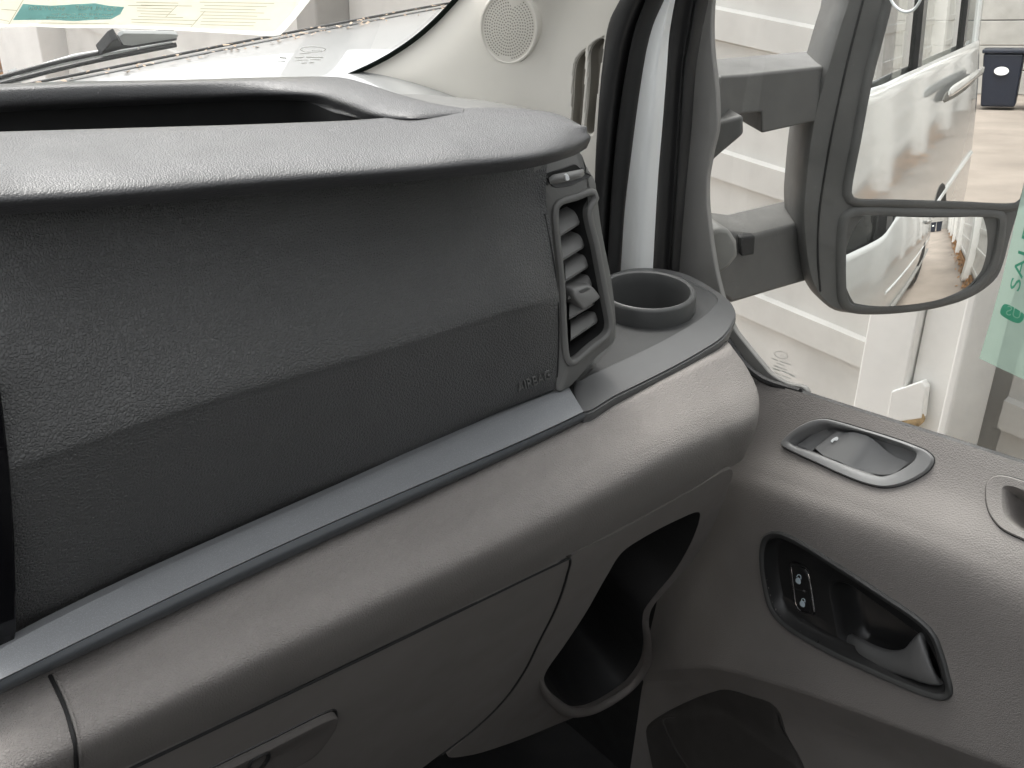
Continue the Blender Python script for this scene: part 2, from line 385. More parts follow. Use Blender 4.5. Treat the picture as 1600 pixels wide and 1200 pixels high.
# the post right outside the window is two steps: a proud face and a set-back face
mk('post', box((2.12, 1.18, -.475), (.14, .118, 2.75)), M['post'], gar, smooth=False, bevel=.006)
pf = mk('post', box((2.14, 1.062, -.475), (.14, .112, 2.75)), M['post'], gar, smooth=False, bevel=.006)
mk('post_cap', box((2.10, 1.0, -.475), (.16, .022, 2.75)), M['post'], gar, smooth=False, bevel=.006)
brL = [U(x, y, X=2.045) for x, y in ((1392, 612), (1440, 596), (1446, 606), (1440, 654), (1384, 662))]
mk('bracket', hexa(brL, (.02, 0, 0)), M['post'], gar, smooth=False, bevel=.003)
st = loop_of([(1392, 668), (1410, 658), (1440, 644), (1446, 655), (1425, 672), (1405, 678)], N=24, X=2.0475)
mk('rust_stain', emboss(st, [(0, 0), (.002, .0012)]), M['rust'], gar)
for yc, wd in ((7.25, .85), (3.7, .15)):
    mk('post', box((WX-.04, yc, -.475), (.18, wd, 2.75)), M['post'] if wd > .3 else M['greywall'], gar, smooth=False, bevel=.01)
mk('base_strip', box((WX+.02, 0, -CZ+.05), (.05, 29, .12)), M['litter'], gar, smooth=False)

# leaf litter at the foot of the wall: nobody could count it
lv = []; lf = []
for k in range(2600):
    y = rng.uniform(-13, 13); x = WX-.02-abs(rng.normal(0, .09)); z = -CZ+.006+rng.uniform(0, .03)
    a = rng.uniform(0, 6.28); s = rng.uniform(.02, .05); q = rng.uniform(-.6, .6, 2)
    u = A((math.cos(a), math.sin(a), q[0]))*s; v = A((-math.sin(a), math.cos(a), q[1]))*s*.6; c = A((x, y, z+.01)); o = len(lv)
    lv += [c-u, c-v*.9, c+u, c+v]; lf.append((o, o+1, o+2, o+3))
lo = mk('leaf_litter', (np.array(lv), lf), M['litter'], smooth=False, kind='stuff')
tag(lo, 'brown fallen leaves gathered along the foot of the garage wall', 'leaves')

# what the wing mirror looks back at
gw = thing('block_wall', 'grey block wall closing the lane seen in the upper wing mirror', 'wall', (0, -19, -CZ))
for k in range(9):
    mk('block_course', box((0, -19, -CZ+.2+k*.4), (16, .3, .385)), M['greywall'], gw, smooth=False, bevel=.01)
for k, (x, lab) in enumerate(((.56, 'dark blue wheeled bin with white print, reflected beside the van in the mirror'), (1.16, 'plain dark blue wheeled bin without print, reflected next to the printed one'))):
    bn = thing('wheeled_bin', lab, 'bin', (x, -16.2, -CZ), 'bins reflected in the mirror')
    V1 = stack([np.array([(x+sx*.27*s, -16.2+sy*.3*s, -CZ+z) for sx, sy in ((-1, -1), (1, -1), (1, 1), (-1, 1))]) for s, z in ((.86, .05), (1, .80))], True, True)
    mk('body', V1, M['bin'], bn, smooth=False, bevel=.03)
    mk('lid', box((x, -16.2, -CZ+.83), (.58, .66, .06)), M['bin'], bn, smooth=False, bevel=.02)
    if k == 0: mk('printed_mark', emboss(spline([A((x+.10*math.cos(a), -15.89, -CZ+.56+.06*math.sin(a))) for a in np.linspace(0, 6.28, 12)[:-1]], 24, True), [(0, .004), (.0, .008)], n=A((0, 1, 0))), M['white'], bn)

# ================================================================== THE VAN BODY (white shell, hood, floor, added light blockers)
van = thing('van_body', 'white van body with hood and floor, roof left off for the light', 'van', (0, 0, -CZ))
# hood: crest where it turns down out of sight
crest = [U(x, y, Z=-.315) for x, y in ((-150, 176), (0, 144), (150, 114), (350, 74), (500, 45), (700, 8), (800, -8))]
def off(rail, d): return [p+A(d) for p in rail]
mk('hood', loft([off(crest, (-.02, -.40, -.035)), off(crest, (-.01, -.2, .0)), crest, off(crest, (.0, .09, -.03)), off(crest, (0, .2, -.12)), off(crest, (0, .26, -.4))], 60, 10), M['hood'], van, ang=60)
mk('crest_reflection_line', tube([p+A((0, -.004, .0035)) for p in spline(crest, 30)], .0018, 60, 8), M['rubber'], van)  # dark lines of the band reflected at the crest, built as tubes
sm_ = spline(crest, 60)
mk('crest_reflection_line', tube([p+A((0, -.024, .0030)) for p in spline(crest, 30)], .0010, 60, 8), M['rubber'], van)
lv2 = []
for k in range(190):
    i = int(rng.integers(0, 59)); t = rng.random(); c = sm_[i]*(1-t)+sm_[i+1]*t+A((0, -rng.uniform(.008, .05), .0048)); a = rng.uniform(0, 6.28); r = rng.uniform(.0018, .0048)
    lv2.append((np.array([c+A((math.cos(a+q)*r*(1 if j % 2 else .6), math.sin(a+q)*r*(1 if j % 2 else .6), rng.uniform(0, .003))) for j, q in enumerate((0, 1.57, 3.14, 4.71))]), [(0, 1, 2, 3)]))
dbr = mk('reflection_flakes', join(*lv2), M['flakes'], smooth=False, kind='stuff')  # flakes stand in for leaf litter reflected in the curved crest
tag(dbr, 'tan leaf debris standing in for a reflection along the hood crest beyond the windshield', 'flakes')
mk('floor', box((0, -1.45, -1.42), (1.98, 5.7, .04)), M['carpet'], van, smooth=False)
mk('firewall', box((0, 1.18, -.9), (1.8, .04, 1.1)), M['dark'], van, smooth=False)
mk('kick_panel', box((.96, .98, -1.12), (.04, .5, .8)), M['dark'], van, smooth=False)
# light blockers, and the outer skin behind the passenger door with its windows (seen in the mirrors)
mk('rear_light_blocker', box((0, -1.45, -.6), (1.9, .05, 1.6)), M['dark'], van, smooth=False)  # unseen; added to cut low light from behind
mk('driver_light_blocker', box((-.95, -.2, -.72), (.05, 2.5, 1.04)), M['dark'], van, smooth=False)  # unseen dark wall, its height set to block low side light
seat = thing('light_blocking_seat', 'unseen charcoal passenger seat added to keep rear light off the glove box', 'seat', (.5, -.2, -1.4))  # unseen; added to shade the glove box and lower door
mk('cushion', box((.50, -.14, -.98), (.5, .5, .16)), M['carpet'], seat, smooth=False, bevel=.05)
mk('base', box((.50, -.14, -1.23), (.42, .42, .34)), M['dark'], seat, smooth=False, bevel=.02)
mk('backrest', box((.50, -.50, -.60), (.5, .16, .80)), M['carpet'], seat, smooth=False, bevel=.06)
mk('headrest', box((.50, -.53, -.10), (.28, .11, .18)), M['carpet'], seat, smooth=False, bevel=.04)
SX = 1.02
skin = [[A((SX-.03, y, -1.52)), A((SX+.005, y, -1.25)), A((SX+.012, y, -1.0)), A((SX+.004, y, -.80+(.1 if y < -.1 else 0))), A((SX-.012, y, tz))] for y, tz in ((.86, -.70), (.6, -.67), (.4, -.64), (0, -.59), (-.12, -.54), (-.3, -.47), (-1, -.46), (-2, -.46), (-3, -.46), (-4.2, -.46))]
sk = loft(list(map(list, zip(*skin))), 80, 5)
mk('side_skin', sk, M['paint'], van, thick=.004)
mk('crease_moulding', tube([A((SX+.012, y, -1.02)) for y in (-.2, -1, -2, -3, -4.1)], .012, 30, 8), M['paint'], van)
mk('sill_moulding', tube([A((SX+.006, y, -1.36)) for y in (.5, -.5, -2, -3, -4.1)], .035, 30, 8), M['sail'], van)
for yc, wd in ((-.95, 1.5), (-2.55, 1.6), (-3.78, .72)):
    x0 = SX-.035; mk('side_window', ([(x0, yc-wd/2, -.5), (x0, yc+wd/2, -.5), (x0, yc+wd/2, .2), (x0, yc-wd/2, .2)], [(0, 1, 2, 3)]), M['tintglass'], van, smooth=False)
    if wd > 1: mk('window_pillar', box((SX-.045, yc-wd/2-.03, -.15), (.05, .10, .8)), M['gloss'], van, smooth=False)
mk('window_pillar', box((SX-.045, -.10, -.2), (.05, .12, .86)), M['gloss'], van, smooth=False)
mk('rear_corner', box((SX-.05, -4.22, -.5), (.06, .12, 2.1)), M['paint'], van, smooth=False, bevel=.02)
mk('wheel_arch', emboss(spline([A((SX+.004, -2.6+.42*math.cos(a), -1.36+.40*math.sin(a))) for a in np.linspace(0, 6.28, 18)[:-1]], 40, True), [(0, 0), (.01, .012)], n=A((1, 0, 0))), M['dark'], van)

# ================================================================== THE DASHBOARD
dash = thing('dashboard', 'black and taupe van dashboard with airbag panel, cup holder and glove box', 'dashboard', (.4, .75, -1.0))

# --- soft black top pad
r0 = [(-70, 209, -.198), (0, 207, -.203), (200, 201, -.212), (400, 195, -.220), (560, 188, -.228), (620, 182, -.2305), (690, 172, -.2315), (760, 168, -.233), (836, 172, -.236), (867, 177, -.2375), (890, 186, -.239)]
r1 = [(-70, 291, -.200), (0, 288, -.205), (180, 279, -.213), (405, 261, -.223), (640, 245, -.232), (720, 238, -.234), (745, 235, -.235), (836, 226, -.2385), (880, 217, -.240), (903, 209, -.2415)]
ra = [U(x, y, Z=z) for x, y, z in r0]; rb = [U(x, y, Z=z) for x, y, z in r1]
rbs = spline(rb, 40)
ytip = float(rb[-1][1])
def drop(rail, dy, dz): return [p+A((0, dy, dz)) for p in rail]
r2 = [(-70, 318), (0, 314), (180, 303), (405, 284), (640, 266), (745, 256), (836, 245), (885, 233)]
r3 = [(-70, 340), (0, 336), (180, 323), (405, 303), (640, 283), (745, 274), (832, 262), (880, 249), (903, 240)]
def yat(px):   # forward position of the pad's front top edge at this picture column
    xs = [proj(p)[0] for p in rbs]; return float(np.interp(px, xs, [p[1] for p in rbs]))
rc = [U(x, y, Y=yat(x)-.010+max(0, (x-880))*.0002) for x, y in r2]
rd = [U(x, y, Y=yat(x)-.004+max(0, (x-880))*.0002) for x, y in r3]
ra.append(U(914, 201, Y=ytip+.006)); rb.append(U(918, 207, Y=ytip+.002)); rc += [U(912, 222, Y=ytip-.006), U(923, 214, Y=ytip)]; rd += [U(917, 231, Y=ytip+.002)]
re_ = drop(rd, .05, .004)
mid = [p*.5+q*.5+A((0, 0, .003)) for p, q in zip(spline(ra, 14), spline(rb, 14))]
mk('dash_pad', loft([[p+A((0, .004, -.004-.041*float(np.clip((.46-p[0])/.06, 0, 1)))) for p in ra], [p+A((0, .002, -.002-.004*float(np.clip((.46-p[0])/.06, 0, 1)))) for p in ra], ra, mid, rb, rc, rd, re_], 150, 7, sharp=(1, 6)), M['pad'], dash, ang=50)
# --- recessed tray and its raised rear lip
lt = [(-70, 137, .850), (0, 133, .85), (135, 128, .85), (270, 126, .85), (450, 121, .845), (531, 121, .825), (570, 130, .79), (610, 143, .75), (660, 157, .715), (720, 171, .690)]
ll = [(-70, 168, .836), (0, 164, .836), (180, 155, .836), (337, 148.5, .832), (420, 146, .82), (495, 148, .785), (540, 160, .745), (594, 179, .695), (640, 185, .672), (720, 181, .668)]
la = [U(x, y, Y=Y) for x, y, Y in lt]; lb = [U(x, y, Y=Y) for x, y, Y in ll]
las, lbs = spline(la, 60), spline(lb, 60)
lm = [p*.5+q*.5+A((0, -.004, .004)) for p, q in zip(las, lbs)]
mk('tray_lip', loft([drop(las, .16, -.045), drop(las, .03, -.006), las, lm, lbs, drop(lbs, .012, -.008), drop(lbs, .05, -.012)], 120, 6, sharp=(5,)), M['pad'], dash, ang=60)
tr0 = drop(spline(ra, 40)[:30], .003, -.045)
tr1 = drop(lbs[:], .05, -.055)
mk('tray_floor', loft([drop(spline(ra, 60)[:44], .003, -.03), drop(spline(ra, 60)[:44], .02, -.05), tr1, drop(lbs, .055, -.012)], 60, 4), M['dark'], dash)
# --- dash end behind the pad, meeting the pillar
e0 = [U(x, y, Y=Y) for x, y, Y in ((560, 150, .86), (640, 147, .86), (720, 153, .855), (780, 161, .845), (836, 172, .82), (868, 178, .775), (888, 188, .735))]
e1 = [U(x, y, Z=z) for x, y, z in ((560, 200, -.25), (640, 190, -.241), (720, 182, -.24), (780, 180, -.241), (836, 182, -.243), (868, 188, -.245), (888, 197, -.247))]
mk('dash_end', loft([drop(e0, .05, -.05), e0, e1], 40, 5, sharp=(1,)), M['vent'], dash)

# --- airbag panel with two soft crease lines
def rail(pts, **k): return [U(x, y, **({'Y': v} if not k else k)) for x, y, v in pts]
k0 = rail([(-60, 318, .678), (0, 312, .678), (300, 290, .678), (600, 262, .676), (800, 240, .674), (835, 236, .672), (856, 240, .670)])
k1 = rail([(-60, 448, .660), (0, 440, .660), (300, 400, .661), (600, 350, .662), (760, 322, .662), (839, 305, .661), (853, 312, .656)])
k1b = rail([(-60, 492, .649), (0, 482, .649), (300, 440, .651), (600, 388, .652), (760, 358, .652), (839, 344, .651), (860, 352, .647)])
PANFOLD = 1
k2 = rail([(-60, 738, .611), (20, 722, .611), (300, 628, .613), (600, 541, .615), (760, 491, .617), (825, 472, .619), (873, 462, .629)])
k2b = rail([(-60, 766, .6125), (22, 744, .6125), (300, 648, .6145), (600, 559, .6165), (760, 508, .6185), (825, 488, .6205), (874.5, 479, .6295)])
k3 = rail([(-60, 1040, .640), (28, 996, .638), (125, 953, .638), (250, 890, .640), (354, 845, .641), (479, 790, .641), (640, 719, .641), (760, 659, .640), (872, 612, .636)])
pan = loft([k0, k1, k1b, k2, k2b, drop(k3, 0, .004), drop(k3, .012, -.004)], 130, 8, sharp=(5,))
PANB = bvh(pan)
ap = mk('airbag_panel', pan, M['panel'], dash, ang=50)
mk('tear_seam', tube([q for q in (hit(PANB, *p) for p in ((851, 334), (861, 385), (869, 433), (872.5, 480), (873, 513), (872, 560), (869.5, 606))) if q is not None], .0008, 60, 6), M['dark'], ap)
o_ = hit(PANB, 809, 612); xd = hit(PANB, 858, 591)-o_; yd = hit(PANB, 806, 596)-o_
mk('airbag_lettering', text_vf('AIRBAG', o_+A((0, -.0002, 0)), xd, yd, .0165, .0016, width=float(np.linalg.norm(xd))*1.02), M['vent'], ap, smooth=False)  # letters coloured lighter in place of light on their raised edges

# --- glossy display edge at the far left
sc = [U(x, y, Y=.612) for x, y in ((-60, 590), (-3, 590), (4, 640), (14, 730), (21, 830), (24, 920), (24, 985), (21, 1000), (0, 1011), (-60, 1040))]
mk('display', stack([np.array(sc)+A((0, .03, 0)), np.array(sc), smooth_loop(np.array(sc), 0)*.998+np.array(sc).mean(0)*.002+A((0, -.002, 0))], True), M['screen'], dash, smooth=False, bevel=.0012)

# --- satin trim strip
t_in = [(-60, 1047), (0, 1015), (62, 983), (125, 950), (250, 887), (354, 842), (479, 787), (640, 717), (760, 657), (870, 612), (889, 605)]
t_gr = [(-60, 1090), (0, 1062), (125, 1004), (271, 927), (375, 879), (500, 825), (640, 765), (780, 702), (912, 643)]
t_gr2 = [(x, y+3) for x, y in t_gr]
t_bo = [(-60, 1112), (0, 1085), (83, 1046), (167, 1008), (292, 946), (417, 887), (640, 787), (780, 720), (914, 657)]
ti = [U(x, y, Z=-.481) for x, y in t_in]; tg = [U(x, y, Z=-.486) for x, y in t_gr]; tg2 = [U(x, y, Z=-.4875) for x, y in t_gr2]
tb = [U(x, y, Z=-.499) for x, y in t_bo]
def fair(rl, deg=4, n=40):
    P_ = np.array(rl); x = P_[:, 0]; q = np.linspace(x[0], x[-1], n)
    return [A((a, np.polyval(np.polyfit(x, P_[:, 1], deg), a), np.polyval(np.polyfit(x, P_[:, 2], 1), a))) for a in q]
ti, tg, tg2, tb = fair(ti), fair(tg), fair(tg2), fair(tb)
mk('trim_strip', loft([drop(ti, .012, -.004), ti, tg, drop(tg, .002, -.003)], 120, 4, sharp=(1, 2)), M['trim'], dash, ang=30)
tgm = [p*.5+q*.5+A((0, -.003, .0015)) for p, q in zip(spline(tg2, 60), spline(tb, 60))]
mk('trim_lip', loft([drop(tg2, .003, -.003), drop(tg2, 0, .0005), tgm, tb, drop(tb, .03, -.002)], 120, 5, sharp=(1, 3)), M['trimlip'], dash, ang=60)

# --- cup holder ledge at the door end
outl = [(884, 556), (889, 600), (911, 643), (960, 618), (1017, 590), (1060, 568), (1095, 548), (1127, 527), (1144, 503), (1148, 488), (1140, 471), (1112, 450), (1086, 435), (1064, 426), (1031, 420), (985, 420), (935, 440), (898, 500)]
inl = [(896, 560), (903, 596), (922, 587), (970, 565), (1017, 543), (1060, 520), (1090, 502), (1112, 484), (1122, 468), (1112, 457), (1090, 445), (1064, 434), (1031, 428), (985, 428), (945, 446), (910, 500)]
Lo = loop_of(outl, N=160, Z=-.4868)
up = A((0, 0, 1)); CR = .0495
cc = U(1011, 452, Z=-.4615)
Lin = align(Lo, loop_of(inl, N=160, Z=-.481))
dd = Lin-cc; dd[:, 2] = 0; dd /= np.linalg.norm(dd, axis=1)[:, None]
circ = np.array([cc[0], cc[1], -.481])+dd*(CR-.002)
Lc = Lo*.12+Lin*.88
mk('cup_ledge', stack([inset_loop(Lo, up, .004)-up*.030, inset_loop(Lo, up, .0006)-up*.014, inset_loop(Lo, up, -.0016)-up*.007, inset_loop(Lo, up, -.0012)-up*.0022, inset_loop(Lo, up, .0006)-up*.0018, Lo, Lc, Lin+up*.0004], False), M['ledge'], dash, ang=28)
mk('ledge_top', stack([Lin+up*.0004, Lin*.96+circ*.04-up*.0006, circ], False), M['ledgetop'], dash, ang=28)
cp = []
for r, z in ((CR, -.4815), (CR, -.4645), (CR-.0012, -.4622), (CR-.0032, -.4612), (CR-.0058, -.4622), (CR-.0068, -.4650), (CR-.0075, -.475), (CR-.012, -.54), (CR-.016, -.548)):
    cp.append(np.array([A((cc[0]+r*math.cos(a), cc[1]+r*math.sin(a), z)) for a in np.linspace(0, 2*math.pi, 97)[:-1]]))
mk('cup_holder', stack(cp, True), M['cup'], dash, ang=40)

# --- side air vent
VP = (A((.585, .632, -.47)), unit((-.10, -1, .19)))
vout = [(833, 258), (870, 240), (905, 236), (918, 262), (931, 284), (933, 300), (941, 360), (958, 450), (963, 515), (960, 534), (935, 556), (905, 590), (889, 606), (872, 611), (874.5, 560), (874.5, 513), (871, 433), (862, 370), (852, 328)]
vin = [(871, 330), (874, 322), (900, 313), (924, 305), (926, 308), (916, 328), (928, 390), (941, 460), (949, 508), (946, 519), (920, 541), (893, 562), (889, 558), (880, 430)]
n_v = VP[1]
Lvo = loop_of(vout, N=140, P=VP); Lvi = loop_of(vin, N=140, P=VP); Lvo_a = align(Lvi, Lvo)
vent = mk('vent_housing', stack([Lvo_a-n_v*.05, Lvo_a-n_v*.001, inset_loop(Lvo_a, n_v, .0012), Lvi], False), M['vent'], dash, ang=40)
rim_prof = [(-.0062, -.001), (-.0056, .0022), (-.004, .0034), (-.0015, .0034), (0, .0022), (.0008, -.002), (.0012, -.045)]
mk('vent_frame', emboss(Lvi, rim_prof, n_v, cap=True), M['vent'], vent, ang=40)
mk('vent_throat', emboss(Lvi, [(.0014, -.003), (.0016, -.044), (.004, -.0448)], n_v, cap=True), M['dark'], vent)
c4 = lambda x, y: (760+x/2.727, 220+y/2.727)
def vplane(px, depth): return U(*px, P=(VP[0]-n_v*depth, n_v))
slats = [((303, 312), (412, 262), (417, 333), (312, 400)), ((316, 424), (424, 362), (434, 434), (324, 502)), ((330, 520), (442, 456), (451, 520), (338, 590)),
         ((344, 610), (458, 546), (469, 600), (350, 668)), ((352, 690), (474, 624), (482, 676), (354, 752)), ((358, 778), (486, 708), (493, 752), (360, 842))]
for a, b, c, d in slats:
    a, b = (a[0], a[1]-14), (b[0], b[1]-14)
    bk = [vplane(c4(a[0]+(b[0]-a[0])*t, a[1]+(b[1]-a[1])*t), .026) for t in np.linspace(0, 1, 9)]
    fr = [vplane(c4(d[0]+(c[0]-d[0])*t, d[1]+(c[1]-d[1])*t-0*t), .006+.010*max(0, t-.72)**1.3*8) for t in np.linspace(0, 1, 9)]
    md = [p*.45+q*.55+A((0, 0, .003)) for p, q in zip(bk, fr)]
    G = loft([bk, md, fr], 24, 5)
    V1, F1 = G; k = len(V1); nn = A((0, .25, -1))*.0028
    lo_, lf_ = V1+nn, [tuple(i+k for i in reversed(f)) for f in F1]
    rim = [(i, i+1, i+1+k, i+k) for j in (0, len(V1)//24-1) for i in range(j*24, j*24+23)]+[(j*24, (j+1)*24, (j+1)*24+k, j*24+k) for j in range(len(V1)//24-1)]+[(j*24+23, (j+1)*24+23, (j+1)*24+23+k, j*24+23+k) for j in range(len(V1)//24-1)]
    mk('slat', (np.vstack([V1, lo_]), F1+lf_+rim), M['slat'], vent, ang=50)
tabL = spline([vplane(c4(*p), .002) for p in ((362, 642), (363, 632), (370, 626), (434, 612), (444, 613), (480, 654), (485, 664), (480, 673), (424, 714), (414, 718), (406, 712), (368, 664))], 48, True)
mk('vent_tab', emboss(tabL, [(.0, -.02), (0, -.002), (.0008, .0008), (.0022, .0018)], n_v), M['slat'], vent, ang=45)
tl2 = spline([vplane(c4(*p), .0005) for p in ((390, 640), (432, 622), (446, 630), (404, 652))], 24, True)
mk('tab_mark', emboss(tl2, [(0, 0), (.0006, .0003)], n_v), M['vent'], vent)
# thumb wheel above the vent
c7 = lambda x, y: (840+x/15.0, 240+y/15.0)
wsl = spline([vplane(c7(*p), -.0006) for p in ((200, 500), (260, 465), (600, 350), (880, 262), (960, 320), (1100, 430), (1250, 520), (1040, 610), (780, 735), (600, 770), (370, 765), (260, 640))], 60, True)
mk('wheel_slot', emboss(wsl, [(-.0006, -.0004), (0, .0006), (.001, .0002)], n_v), M['gloss'], vent)
whl = []
for t in np.linspace(0, 1, 15):
    u = 265+t*(1075-265); ytop = 510-.19*(u-265)+ (0 if t > .1 else 60*(.1-t)*10); ybot = 735-.2*(u-265)-60*abs(t-.42)**1.5
    if t > .93: ybot -= 60*(t-.93)/.07
    ring_ = []
    for s in np.linspace(0, 1, 9):
        p = c7(u+30*s, ytop+(ybot-ytop)*s); hgt = .0055*math.sin(math.pi*min(1, max(0, t*.9+.08)))**.6*math.sin(math.pi*(.12+.76*s))
        ring_.append(vplane(p, -.0004-hgt))
    whl.append(ring_)
wh = mk('thumb_wheel', (np.vstack(whl), grid_faces(9, 15)), M['slat'], vent, ang=60)
WB = bvh((np.vstack(whl), grid_faces(9, 15)))
mkp = spline([hit(WB, *c7(*p)) for p in ((610, 490), (675, 478), (716, 605), (650, 630))], 20, True)
mk('wheel_mark', emboss(mkp, [(-.0002, .0006), (.0002, .0022)], n_v), M['white'], vent)
for q in (((165, 605), (190, 600), (250, 735), (220, 745)), ((1010, 330), (1060, 325), (1110, 395), (1080, 400))):
    mk('wheel_symbol', emboss(spline([vplane(c7(*p), -.0003) for p in q], 20, True), [(0, 0), (.0004, .0003)], n_v), M['gloss'], vent)

# --- lower taupe roll
TT = [(-70, 1122), (0, 1088), (83, 1049), (167, 1011), (292, 949), (417, 890), (640, 791), (780, 724), (914, 661), (1035, 601), (1100, 567), (1142, 540)]
GG = [(-70, 1330), (40, 1277), (130, 1234), (215, 1193), (350, 1128), (480, 1066), (700, 959), (840, 892), (980, 819), (1075, 767), (1125, 739), (1162, 709)]
def between(s, Y, bulge=0.0):
    out = []
    for i, (a, b) in enumerate(zip(TT, GG)):
        x, y = a[0]+(b[0]-a[0])*s, a[1]+(b[1]-a[1])*s
        if i >= len(TT)-1: x += bulge*1.0
        elif i == len(TT)-2: x += bulge*.45
        out.append(U(x, y, Y=Y+ (.018 if i == len(TT)-1 else .006 if i == len(TT)-2 else 0)))
    return out
h0 = drop(between(0.0, .612), .03, .004)
rolls = [h0, between(0.0, .600), between(.22, .578, 22), between(.45, .556, 34), between(.64, .545, 30), between(.82, .555, 18), between(1.0, .583, 0), drop(between(1.0, .583, 0), .03, .003)]
rolls = [r+[r[-1]+A((.004, .10, -.004))] for r in rolls]
rollVF = loft(rolls, 200, 7, sharp=(1, 6))
seam = [(77, 1046), (81, 1046), (102, 1100), (119, 1158), (121, 1200), (121, 1260), (117, 1260), (116, 1200), (114.5, 1158), (98, 1100)]
def curve_cut_loft(rolls, nu, nv, sharp):
    return loft(rolls, nu, nv, sharp)
RB = bvh(rollVF)
lp = mk('padded_roll', rollVF, M['taupe'], dash, ang=50)
sp3 = [hit(RB, *p) for p in ((78, 1056), (88, 1076), (99, 1100), (109, 1130), (116, 1158), (118, 1180), (119, 1200), (119, 1225))]
sp3 = [p for p in sp3 if p is not None]
mk('panel_seam', tube(sp3, .0014, 50, 8), M['dark'], lp)
mk('seam_edge', tube([p+A((.0026, -.0003, .0)) for p in sp3], .0011, 50, 8), M['taupe'], lp)
# --- glove box door and the end panel with its open pocket
def gp(Y0=.592): return (A((0, Y0, -.635)), unit((0, -1, -.22)))
GPL = gp()
GPL = (GPL[0], unit((0, -1, -.40)))
gl = [(-90, 1345), (200, 1204), (545, 1039), (886, 874), (890, 876), (884, 900), (867, 950), (842, 1000), (817, 1050), (784, 1096), (742, 1137), (660, 1200), (560, 1280), (-90, 1500)]
Lg = loop_of(gl, N=200, P=GPL); n_g = GPL[1]
n_g = n_g if np.dot(n_g, -Lg.mean(0)) > 0 else -n_g
gdoor = mk('glove_box_door', emboss(Lg, [(0.0, -.02), (0, 0)], n_g), M['tauped'], dash, ang=30)
mk('door_gap', tube([p+n_g*.0002 for p in [U(x, y, P=GPL) for x, y in ((-60, 1330), (200, 1203), (545, 1038), (870, 881), (889, 873), (885, 900), (868, 950), (843, 1000), (818, 1050), (785, 1096), (743, 1137), (690, 1178))]], .0013, 160, 8), M['dark'], gdoor)
c8 = lambda x, y: (180+x/4.21, 1080+y/4.21)
Lh = loop_of([c8(*p) for p in ((200, 720), (640, 500), (1000, 325), (1415, 128), (1445, 140), (1432, 205), (1290, 390), (1180, 455), (900, 600), (600, 740))], N=80, P=GPL)
gh = mk('latch_handle', emboss(Lh, [(-.0012, .0006), (.0004, .0008), (.0006, .005), (.002, .007), (.005, .0074), (.008, .0066)], n_g), M['latch'], gdoor, ang=40)
mk('latch_gap', emboss(Lh, [(-.0022, -.0005), (-.0018, .0010), (.0006, .0010)], n_g), M['gloss'], gdoor)
Lk = loop_of([c8(*p) for p in ((865, 520), (900, 450), (1000, 402), (1025, 415), (1000, 470), (940, 530), (880, 550))], N=32, P=(GPL[0]+n_g*.0075, n_g))
mk('key_lock', emboss(Lk, [(0, 0), (.0008, .0012), (.003, .0006), (.004, -.002)], n_g), M['gloss'], gdoor)

c9 = lambda x, y: (640+x/2.4, 700+y/2.4)
EPL = GPL
eo = [(894, 868), (955, 836), (1015, 803), (1080, 767), (1141, 733), (1134, 775), (1112, 825), (1083, 875), (1045, 918), (1022, 945), (1015, 962), (1016, 1010), (1011, 1040), (985, 1068), (940, 1096), (905, 1117), (870, 1132), (800, 1160), (735, 1180), (700, 1178), (744, 1139), (788, 1097), (821, 1050), (846, 1000), (871, 950), (888, 900)]
ei = [(1091, 800), (1057, 813), (1002, 842), (973, 862), (948, 900), (915, 958), (882, 1008), (853, 1050), (851, 1067), (873, 1092), (898, 1104), (932, 1094), (973, 1067), (997, 1037), (1005, 1008), (1004, 968), (1008, 951), (1022, 932), (1052, 896), (1077, 854), (1093, 812)]
Leo = loop_of(eo, N=160, P=EPL); Lei = loop_of(ei, N=160, P=EPL); Leo = align(Lei, Leo); n_e = newell(Lei)
mk('end_panel', stack([Leo-n_e*.06, Leo, Lei], False), M['tauped'], dash, ang=35)
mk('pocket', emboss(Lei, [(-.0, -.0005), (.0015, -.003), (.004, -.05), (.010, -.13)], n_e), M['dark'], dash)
rimp = [(862, 1036), (847, 1055), (848, 1074), (870, 1100), (900, 1112), (938, 1102), (980, 1075), (1007, 1041), (1011, 1010), (1010, 985), (1009, 965), (1012, 950)]
mk('pocket_rim', tube([U(x, y, P=EPL)+n_e*(.001 if 1 < i < len(rimp)-2 else -.004 if i in (1, len(rimp)-2) else -.014) for i, (x, y) in enumerate(rimp)], .0068, 80, 14, taper=.3), M['tauped'], dash)
upn = [U(x, y, P=EPL)+n_e*-.003 for x, y in ((-100, 1480), (400, 1330), (700, 1181), (800, 1163), (905, 1121), (975, 1076), (1005, 1045))]
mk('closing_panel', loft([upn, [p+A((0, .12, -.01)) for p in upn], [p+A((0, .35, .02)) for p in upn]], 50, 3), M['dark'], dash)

# ================================================================== WINDSHIELD, LABEL, WIPER
WSP = (A((0, 1.12, -.30)), unit((0, -1, -1)))
n_w = -WSP[1] if np.dot(WSP[1], A((0, -1, -1))) < 0 else WSP[1]
arc = [(500, 124), (528, 118.5), (560, 106), (600, 86), (640, 60), (672, 33), (702, 2), (730, -32)]
arcW = [U(x, y, P=WSP) for x, y in arc]
ws = thing('windshield', 'curved clear windshield with a black lower corner border', 'windshield', (0, 1.1, -.3))
lw = [A((-.95, 1.10, -.29))]+[A((-.5, 1.12, -.305)), A((0, 1.12, -.31)), A((.45, 1.125, -.315))]
topR = U(730, -32, P=WSP); slope = unit((.06, -1, 1))
edge = arcW[1:]+[topR+slope*s for s in (.2, .5, .85)]
outer = lw+edge
wt = [A((-.9, .42, .42)), A((-.4, .40, .44)), A((.2, .40, .44)), A((.80, .43, .41))]
